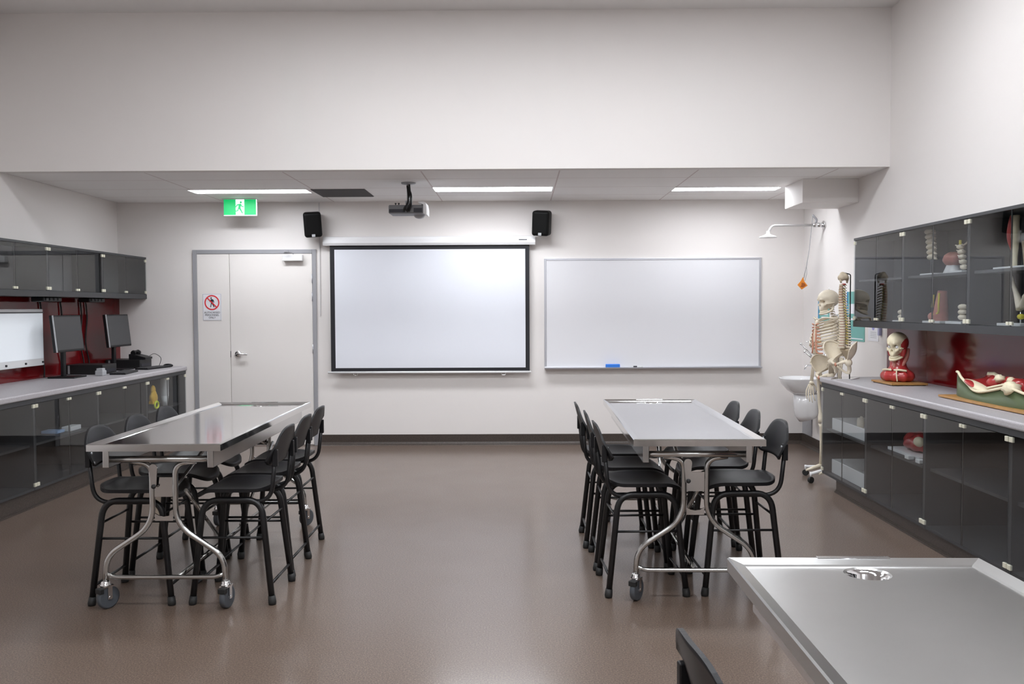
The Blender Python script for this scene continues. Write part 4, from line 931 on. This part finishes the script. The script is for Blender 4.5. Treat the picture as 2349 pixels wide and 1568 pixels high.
for (x, y, z, r) in ((-0.02, 0.15, 0.125, 0.045), (0.02, 0.05, 0.13, 0.05), (0.0, -0.08, 0.125, 0.055), (0.03, 0.25, 0.12, 0.04)): ell(b, (x, y, z), (r * 0.9, r * 1.2, r * 0.75), 16, 10, fn=lambda d: 1 + 0.12 * math.sin(6 * d.x + 5 * d.y))
obj('organs', b, MUSC, gm)
for (x, y, z, r) in ((-0.03, 0.07, 0.155, 0.030), (-0.01, -0.02, 0.15, 0.026), (-0.12, -0.22, 0.12, 0.05)):
    b = nb(); ell(b, (x, y, z), (r, r * 1.1, r * 0.8), 14, 9, fn=lambda d: 1 + 0.15 * math.sin(7 * d.z + 5 * d.y)); obj('fat_pad', b, FAT, gm)

# ------------------------------------------------------------ models in the right wall cabinets
ZU, ZB = 1.7455, 1.4055
def base(parent, x0, x1, y0, y1, h=0.012, m=PLW): b = nb(); box(b, x0, x1, y0, y1, 0, h, 0.002); return obj('base', b, m, parent)
m = thing('spine_section_model', 'curved ivory spine section on a white base, upper shelf of the middle right cabinet', 'anatomy model', (2.96, 6.30, ZU))
base(m, -0.06, 0.07, -0.09, 0.10); b = nb(); cyl(b, (0, 0.04, 0.012), (0, 0.04, 0.14), 0.012, seg=10); obj('post', b, CHAR, m)
for k in range(6):
    u = k / 5; b = nb(); ell(b, (0, 0.045 + 0.035 * u ** 1.3, 0.13 + 0.185 * u), (0.034 + 0.004 * u, 0.036 + 0.006 * u, 0.021), 16, 8, M=Matrix.Rotation(R(-14), 3, 'X')); tube(b, [(0, 0.02 + 0.03 * u, 0.125 + 0.185 * u), (0.0, -0.03 + 0.03 * u, 0.112 + 0.185 * u)], [0.012, 0.006], 8); obj('vertebra', b, BONE, m)
m = thing('brain_model', 'pinkish brain model on a white stand beside the spine section', 'anatomy model', (2.99, 6.10, ZU))
b = nb(); lathe(b, [(0.075, 0), (0.072, 0.012), (0.045, 0.065), (0.030, 0.07)], seg=20, sx=0.8); obj('stand', b, PLW, m)
b = nb(); ell(b, (0, 0, 0.100), (0.060, 0.080, 0.052), 36, 20, fn=lambda d: 1 + 0.035 * math.sin(16 * d.x + 9 * math.sin(7 * d.y)) * math.cos(13 * d.z + 4 * d.y)); obj('brain', b, MUSCP, m)
m = thing('vertebrae_rib_model', 'short ivory vertebra stack with rib stubs beside the brain model', 'anatomy model', (2.93, 5.83, ZU))
base(m, -0.05, 0.05, -0.07, 0.09)
for k in range(5):
    u = k / 4; b = nb(); ell(b, (0, 0.05 * u - 0.005, 0.035 + 0.135 * u), (0.026, 0.028, 0.017), 14, 8); 
    for s in (1, -1): tube(b, [(0, 0.05 * u, 0.035 + 0.135 * u), (-0.01, 0.05 * u + s * 0.045 * (0.6 + 0.4 * u), 0.045 + 0.140 * u)], [0.008, 0.004], 6)
    obj('vertebra', b, BONE, m)
b = nb(); tube(b, spl([(0, 0.03, 0.175), (0.0, -0.02, 0.185), (-0.005, -0.075, 0.205)], 5), 0.006, 8); obj('rib_stub', b, BONED, m)
b = nb(); cyl(b, (0, 0.05, 0.18), (0, 0.05, 0.215), 0.009, seg=10); obj('cord', b, YEL, m)
m = thing('shoulder_muscle_model', 'red muscle model on a white base, lower shelf of the middle right cabinet', 'anatomy model', (2.96, 6.20, ZB))
base(m, -0.07, 0.06, -0.13, 0.13, 0.016)
b = nb(); tube(b, [(0, 0.01, 0.016), (0, 0.0, 0.08), (0, -0.01, 0.15), (0, -0.02, 0.225)], [0.055, 0.048, 0.040, 0.030], 16); obj('muscle', b, MUSCP, m)
b = nb(); ell(b, (-0.02, 0.075, 0.045), (0.035, 0.030, 0.032), 14, 9); obj('muscle_pad', b, MUSCP, m)
b = nb(); tube(b, spl([(-0.035, -0.045, 0.21), (-0.045, -0.060, 0.13), (-0.035, -0.035, 0.075), (-0.045, 0.01, 0.06)], 5), 0.007, 8); tube(b, [(-0.03, 0.05, 0.20), (-0.035, 0.055, 0.11)], 0.008, 8); obj('tendon', b, YEL, m)
m = thing('lumbar_model', 'small white vertebra block on the lower shelf right of the red muscle model', 'anatomy model', (2.93, 5.83, ZB))
base(m, -0.06, 0.06, -0.09, 0.12, 0.016)
for k in range(3): b = nb(); ell(b, (0, 0.0, 0.045 + 0.034 * k), (0.030, 0.036, 0.019), 14, 8, fn=lambda d: 1 + 0.08 * math.sin(6 * d.y)); tube(b, [(0, 0, 0.045 + 0.034 * k), (0.01, -0.06, 0.040 + 0.034 * k)], [0.010, 0.005], 6); obj('vertebra', b, BONE, m)
for lab, y in (('small white tooth shaped model in the far right wall cabinet behind the spine silhouette', 6.80),):
    m = thing('vertebra_model', lab, 'anatomy model', (2.95, y, ZB)); base(m, -0.05, 0.05, -0.06, 0.06, 0.012)
    for k in range(2): b = nb(); ell(b, (0, 0, 0.038 + 0.036 * k), (0.032, 0.040, 0.020), 14, 8); obj('vertebra', b, BONE, m)
for lab, y, g_ in (('standing leg muscle model, farther one on the upper shelf of the third right cabinet', 5.27, 0), ('standing leg muscle model, nearer one on the upper shelf of the third right cabinet', 5.07, 1)):
    m = thing('leg_model', lab, 'anatomy model', (2.95, y, ZU), group='leg models'); base(m, -0.06, 0.06, -0.09, 0.13)
    b = nb(); tube(b, spl([(0, 0.0, 0.012), (0, 0.0, 0.10), (0, 0.005, 0.18), (0, 0.0, 0.25), (0, 0.0, 0.315)], 5), [0.013, 0.013, 0.014, 0.014, 0.015, 0.017, 0.019, 0.021, 0.023, 0.025, 0.027, 0.028, 0.027, 0.025, 0.023, 0.022, 0.022, 0.022, 0.023, 0.024, 0.025], 14); obj('calf_bone', b, FAT, m)
    b = nb(); tube(b, spl([(-0.012, 0.008, 0.10), (-0.018, 0.018, 0.18), (-0.015, 0.016, 0.26), (-0.01, 0.01, 0.315)], 5), [0.006, 0.009, 0.012, 0.015, 0.018, 0.020, 0.021, 0.022, 0.022, 0.021, 0.020, 0.019, 0.018, 0.017, 0.016, 0.015], 12); obj('calf_muscle', b, MUSC, m)
    b = nb(); tube(b, [(0.03, -0.055, 0.012), (0.03, -0.03, 0.16)], 0.008, 8); obj('brace_post', b, BONED, m)
m = thing('hand_model', 'skeletal hand and foot model on a clear post, lower shelf of the third right cabinet', 'anatomy model', (2.95, 5.20, ZB))
base(m, -0.07, 0.07, -0.12, 0.13, 0.016); b = nb(); cyl(b, (0, 0, 0.016), (0, 0, 0.10), 0.004, seg=8); obj('post', b, CHROME, m)
b = nb(); tube(b, spl([(0, 0.0, 0.10), (0, 0.03, 0.16), (0, 0.075, 0.235), (0, 0.105, 0.30)], 5), [0.026, 0.025, 0.024, 0.023, 0.022, 0.020, 0.018, 0.016, 0.014, 0.013, 0.012, 0.011, 0.010, 0.009, 0.008, 0.006], 12); tube(b, spl([(0, -0.01, 0.11), (0, -0.05, 0.165), (0, -0.10, 0.185), (0, -0.125, 0.165)], 5), [0.018] * 5 + [0.022] * 5 + [0.024] * 6, 12); obj('bones', b, BONE, m)
b = nb(); ell(b, (0, -0.004, 0.055), (0.020, 0.024, 0.017), 12, 8); obj('clamp', b, YEL, m)
# contents of the right base cabinets
ZS = 0.1355
def tray(x0, x1, y0, y1, z, h, label, gp):
    b = nb(); box(b, x0, x1, y0, y1, z, z + h, 0.004)
    for f in [f for f in b.faces if f.normal.z > 0.9 and f.calc_area() > 0.05]:
        r = bmesh.ops.inset_region(b, faces=[f], thickness=0.008); bmesh.ops.translate(b, vec=(0, 0, -h * 0.85), verts=f.verts)
    return obj_at('plastic_tray', b, PLW, label, 'tray', gp)
tray(2.62, 3.05, 6.66, 7.36, 0.5005, 0.095, 'white plastic tray on the upper shelf of the end cabinet by the skeleton', 'white trays')
tray(2.62, 3.05, 6.66, 7.36, ZS, 0.115, 'white plastic tray on the floor of the end cabinet by the skeleton', 'white trays')
m = thing('bone_samples', 'pale bone pieces lying in the upper white tray', 'bones', (2.83, 7.1, 0.517))
for (x, y, r) in ((0, 0, 0.03), (0.03, -0.10, 0.025), (-0.04, 0.08, 0.028)): b = nb(); ell(b, (x, y, 0.055), (r, r * 1.6, 0.055), 12, 8, fn=lambda d: 1 + 0.15 * math.sin(7 * d.x)); obj('bone_piece', b, BONE, m)
m = thing('pelvis_muscle_model', 'low red muscle model on a white base in the second right base cabinet', 'anatomy model', (2.80, 6.06, 0.5005))
base(m, -0.15, 0.15, -0.24, 0.26, 0.02)
b = nb(); ell(b, (0, 0.03, 0.075), (0.11, 0.19, 0.075), 40, 20, fn=lambda d: (1 + 0.07 * math.sin(9 * d.y + 4 * d.z) + 0.05 * math.sin(11 * d.x)) * (1 if d.z > -0.6 else 0.6 / max(0.6, -d.z))); obj('muscles', b, MUSC, m)
b = nb(); ell(b, (-0.075, -0.07, 0.10), (0.035, 0.05, 0.035), 16, 10); obj('joint', b, FAT, m)
for lab, y in (('small white tag box in front of the red model, nearer the skeleton', 5.90), ('small white tag box in front of the red model, farther from the skeleton', 5.74)):
    b = nb(); box(b, 2.60, 2.64, y - 0.03, y + 0.03, 0.5005, 0.525, 0.003); obj_at('tag_box', b, PLW, lab, 'box', 'white tag boxes')

# ------------------------------------------------------------ basin, taps, shower
bs = thing('wash_basin', 'white wall mounted wash basin in the far right corner', 'basin', (2.93, 9.22, 0))
b = nb(); seg = 40
def ring(z, ax, ay, off=0.0):
    out = []
    for k in range(seg):
        a = 2 * PI * k / seg; x = math.cos(a) * ax; y = math.sin(a) * ay
        if x > 0: x = min(x * 1.25, 0.225)
        out.append(b.verts.new((x + off, y, z)))
    return out
RG = [ring(0.615, 0.10, 0.13, 0.04), ring(0.65, 0.135, 0.17, 0.02), ring(0.72, 0.175, 0.215), ring(0.775, 0.198, 0.245), ring(0.785, 0.200, 0.248), ring(0.785, 0.180, 0.225), ring(0.74, 0.165, 0.205), ring(0.67, 0.12, 0.15, 0.01), ring(0.655, 0.03, 0.03, 0.01)]
for a_, c_ in zip(RG, RG[1:]):
    for k in range(seg): b.faces.new((a_[k], a_[(k + 1) % seg], c_[(k + 1) % seg], c_[k])).smooth = True
b.faces.new(RG[0][::-1]); b.faces.new(RG[-1]); obj('bowl', b, CERAM, bs)
b = nb(); tube(b, [(0.075, 0, 0.615), (0.075, 0, 0.50), (0.085, 0, 0.40), (0.10, 0, 0.35)], [0.125, 0.125, 0.12, 0.095], 28); obj('shroud', b, CERAM, bs)
for v_ in bs.children[-1:] if False else []: pass
tp = thing('elbow_tap', 'chrome elbow lever taps on the wall above the wash basin', 'tap', (3.157, 9.22, 0.86))
b = nb(); 
for y in (-0.08, 0.08): cyl(b, (0, y, 0.04), (-0.035, y, 0.04), 0.026, 0.020, seg=16)
tube(b, [(-0.05, -0.11, 0.04), (-0.05, 0.11, 0.04)], 0.018, 14); obj('tap_body', b, CHROME, tp)
b = nb(); tube(b, rp([(-0.05, 0, 0.04), (-0.15, 0, 0.055), (-0.165, 0, 0.005)], 0.03), 0.010, 12); obj('spout', b, CHROME, tp)
for y, e_ in ((-0.11, ((-0.09, 0.10), (-0.20, 0.20))), (0.11, ((-0.06, 0.16), (-0.17, 0.27)))):
    b = nb(); tube(b, rp([(-0.05, y, 0.04), (e_[0][0], y, e_[0][1]), (e_[1][0], y, e_[1][1])], 0.03), [0.008] * 9, 10); ell(b, (e_[1][0], y, e_[1][1]), (0.016, 0.012, 0.014), 10, 8); obj('elbow_lever', b, CHROME, tp)
hs = thing('wall_spray_arm', 'white and chrome spray arm fixed to the wall over the basin taps', 'spray arm', (3.157, 9.05, 1.02))
b = nb(); cyl(b, (0, 0, 0), (-0.02, 0, 0), 0.025, seg=16); tube(b, rp([(-0.02, 0, 0), (-0.06, 0, 0.0), (-0.16, 0, 0.10), (-0.17, 0, 0.14), (-0.03, 0, 0.145)], 0.015), 0.010, 10); obj('arm', b, CHROME, hs)
b = nb(); tube(b, [(-0.07, 0, 0.015), (-0.15, 0, 0.09)], 0.014, 12); obj('grip', b, PLW, hs)
b = nb(); tube(b, [(-0.10, 0, 0.145), (-0.06, 0, 0.147)], 0.016, 12); obj('valve', b, YEL, hs)
b = nb(); cyl(b, (-0.17, 0, 0.145), (-0.21, 0, 0.145), 0.005, seg=8); obj('nozzle', b, CHROME, hs)
b = nb(); box(b, 3.146, 3.159, 9.47, 9.77, 0.125, 0.335, 0.004); wpz = obj_at('access_plate', b, GREYF, 'grey square access plate low on the right wall below the basin', 'plate')
b = nb(); cyl(b, (-0.010, 0, 0.10), (-0.006, 0, 0.10), 0.008, seg=10); obj('screw', b, CHROME, wpz)
sh = thing('safety_shower', 'wall mounted emergency shower arm with orange pull handle, far right corner', 'shower', (3.157, 9.15, 2.365))
b = nb(); cyl(b, (0, 0, 0), (-0.012, 0, 0), 0.045, seg=20); cyl(b, (-0.012, 0, 0), (-0.07, 0, 0), 0.024, seg=14); ell(b, (-0.09, 0, 0.0), (0.032, 0.028, 0.026), 14, 9); obj('wall_flange', b, CHROME, sh)
b = nb(); tube(b, rp([(-0.07, 0, 0), (-0.54, 0, -0.002), (-0.575, 0, -0.075)], 0.06, 8), 0.0125, 12); obj('arm', b, pm('grey pipe', (0.55, 0.54, 0.54), 0.35, 0.3), sh)
b = nb(); lathe(b, [(0.016, 0.055), (0.018, 0.03), (0.034, 0.018), (0.075, 0.004), (0.092, -0.008), (0.090, -0.013), (0.0, -0.010)], c=(-0.578, 0, -0.115), seg=32); obj('shower_head', b, WHITEM, sh)
b = nb(); tube(b, rp([(-0.085, 0, 0.02), (-0.075, 0, 0.055), (-0.120, 0, 0.105)], 0.02), 0.011, 10); obj('valve_lever', b, GREYF, sh)
b = nb(); tube(b, [(-0.118, 0, 0.105), (-0.155, -0.01, -0.25), (-0.185, -0.02, -0.42), (-0.212, -0.02, -0.545)], 0.0032, 6); tube(b, [(-0.185, -0.02, -0.42), (-0.182, -0.02, -0.50), (-0.200, -0.02, -0.575)], 0.002, 6); obj('pull_rod', b, GREYF, sh)
ohc = (-0.225, -0.02, -0.615)
b = nb(); prism(b, [(ohc[0] - 0.052, ohc[2]), (ohc[0] - 0.008, ohc[2] - 0.048), (ohc[0] + 0.052, ohc[2] - 0.008), (ohc[0] + 0.018, ohc[2] + 0.035), (ohc[0] + 0.004, ohc[2] + 0.080), (ohc[0] - 0.016, ohc[2] + 0.042)], 'y', -0.024, -0.016)
hd = obj('pull_handle', b, ORANGE, sh)
b = nb(); prism(b, [(ohc[0] - 0.012, ohc[2] + 0.022), (ohc[0] - 0.012, ohc[2] - 0.004), (ohc[0] - 0.026, ohc[2] - 0.020), (ohc[0] + 0.004, ohc[2] - 0.026), (ohc[0] + 0.034, ohc[2] - 0.006), (ohc[0] + 0.018, ohc[2] + 0.018)], 'y', -0.0255, -0.0242); obj('handle_print', b, pm('dark orange print', (0.42, 0.10, 0.01), 0.5), hd)

# ------------------------------------------------------------ signs and papers on the right wall
def wall_sign(y0, y1, z0, z1, label, lines, sub):
    s = thing('wall_sign', label, 'sign', (3.1595, (y0 + y1) / 2, z0)); h = z1 - z0; hw = (y1 - y0) / 2
    b = nb(); box(b, -0.004, 0, -hw, hw, 0, h, 0.001); obj('panel', b, TEAL, s)
    b = nb(); box(b, -0.005, -0.004, hw - 0.04, hw, 0, h); obj('side_band', b, TEALB, s)
    b = nb()
    for (a, c, d, e) in lines: box(b, -0.0052, -0.004, -hw + 2 * hw * a, -hw + 2 * hw * c, h * d, h * e)
    obj('white_print', b, SIGNW, s)
    return s
wall_sign(8.98, 9.31, 1.375, 1.585, 'teal safety sign behind the skeleton face on the right wall', [(0.1, 0.7, 0.18, 0.22), (0.1, 0.8, 0.30, 0.34), (0.1, 0.6, 0.42, 0.46), (0.15, 0.75, 0.62, 0.82)], None)
s2 = wall_sign(8.06, 8.50, 1.20, 1.665, 'large teal safety sign behind the spine model on the right wall', [(0.08, 0.9, 0.04, 0.06), (0.15, 0.85, 0.55, 0.75), (0.15, 0.75, 0.42, 0.46)], None)
text_mesh('print_mark', 's', 0.075, TEALB, s2, Matrix.Translation((-0.0045, 0.10, 0.10)) @ Matrix.Rotation(R(-90), 4, 'Z') @ Matrix.Rotation(R(90), 4, 'X'))
pn = thing('paper_notice', 'white paper notice with a blue dot under the right wall cabinet end', 'notice', (3.1595, 7.865, 1.215))
b = nb(); box(b, -0.002, 0, -0.115, 0.115, 0, 0.20); obj('sheet', b, SIGNW, pn)
b = nb(); cyl(b, (-0.002, 0.0, 0.125), (-0.0032, 0.0, 0.125), 0.028, seg=20); obj('blue_dot', b, pm('lilac print', (0.30, 0.30, 0.62), 0.5), pn)
b = nb(); 
for k in range(4): box(b, -0.0028, -0.002, -0.07, 0.06, 0.03 + k * 0.016, 0.034 + k * 0.016)
obj('text_lines', b, pm('grey print', (0.4, 0.4, 0.42), 0.5), pn)
b = nb(); box(b, 3.135, 3.1595, 7.68, 7.72, 1.27, 1.345, 0.006); obj_at('soap_dispenser', b, pm('lilac plastic', (0.36, 0.36, 0.55), 0.4), 'small lilac wall fitting right of the paper notice', 'wall fitting')
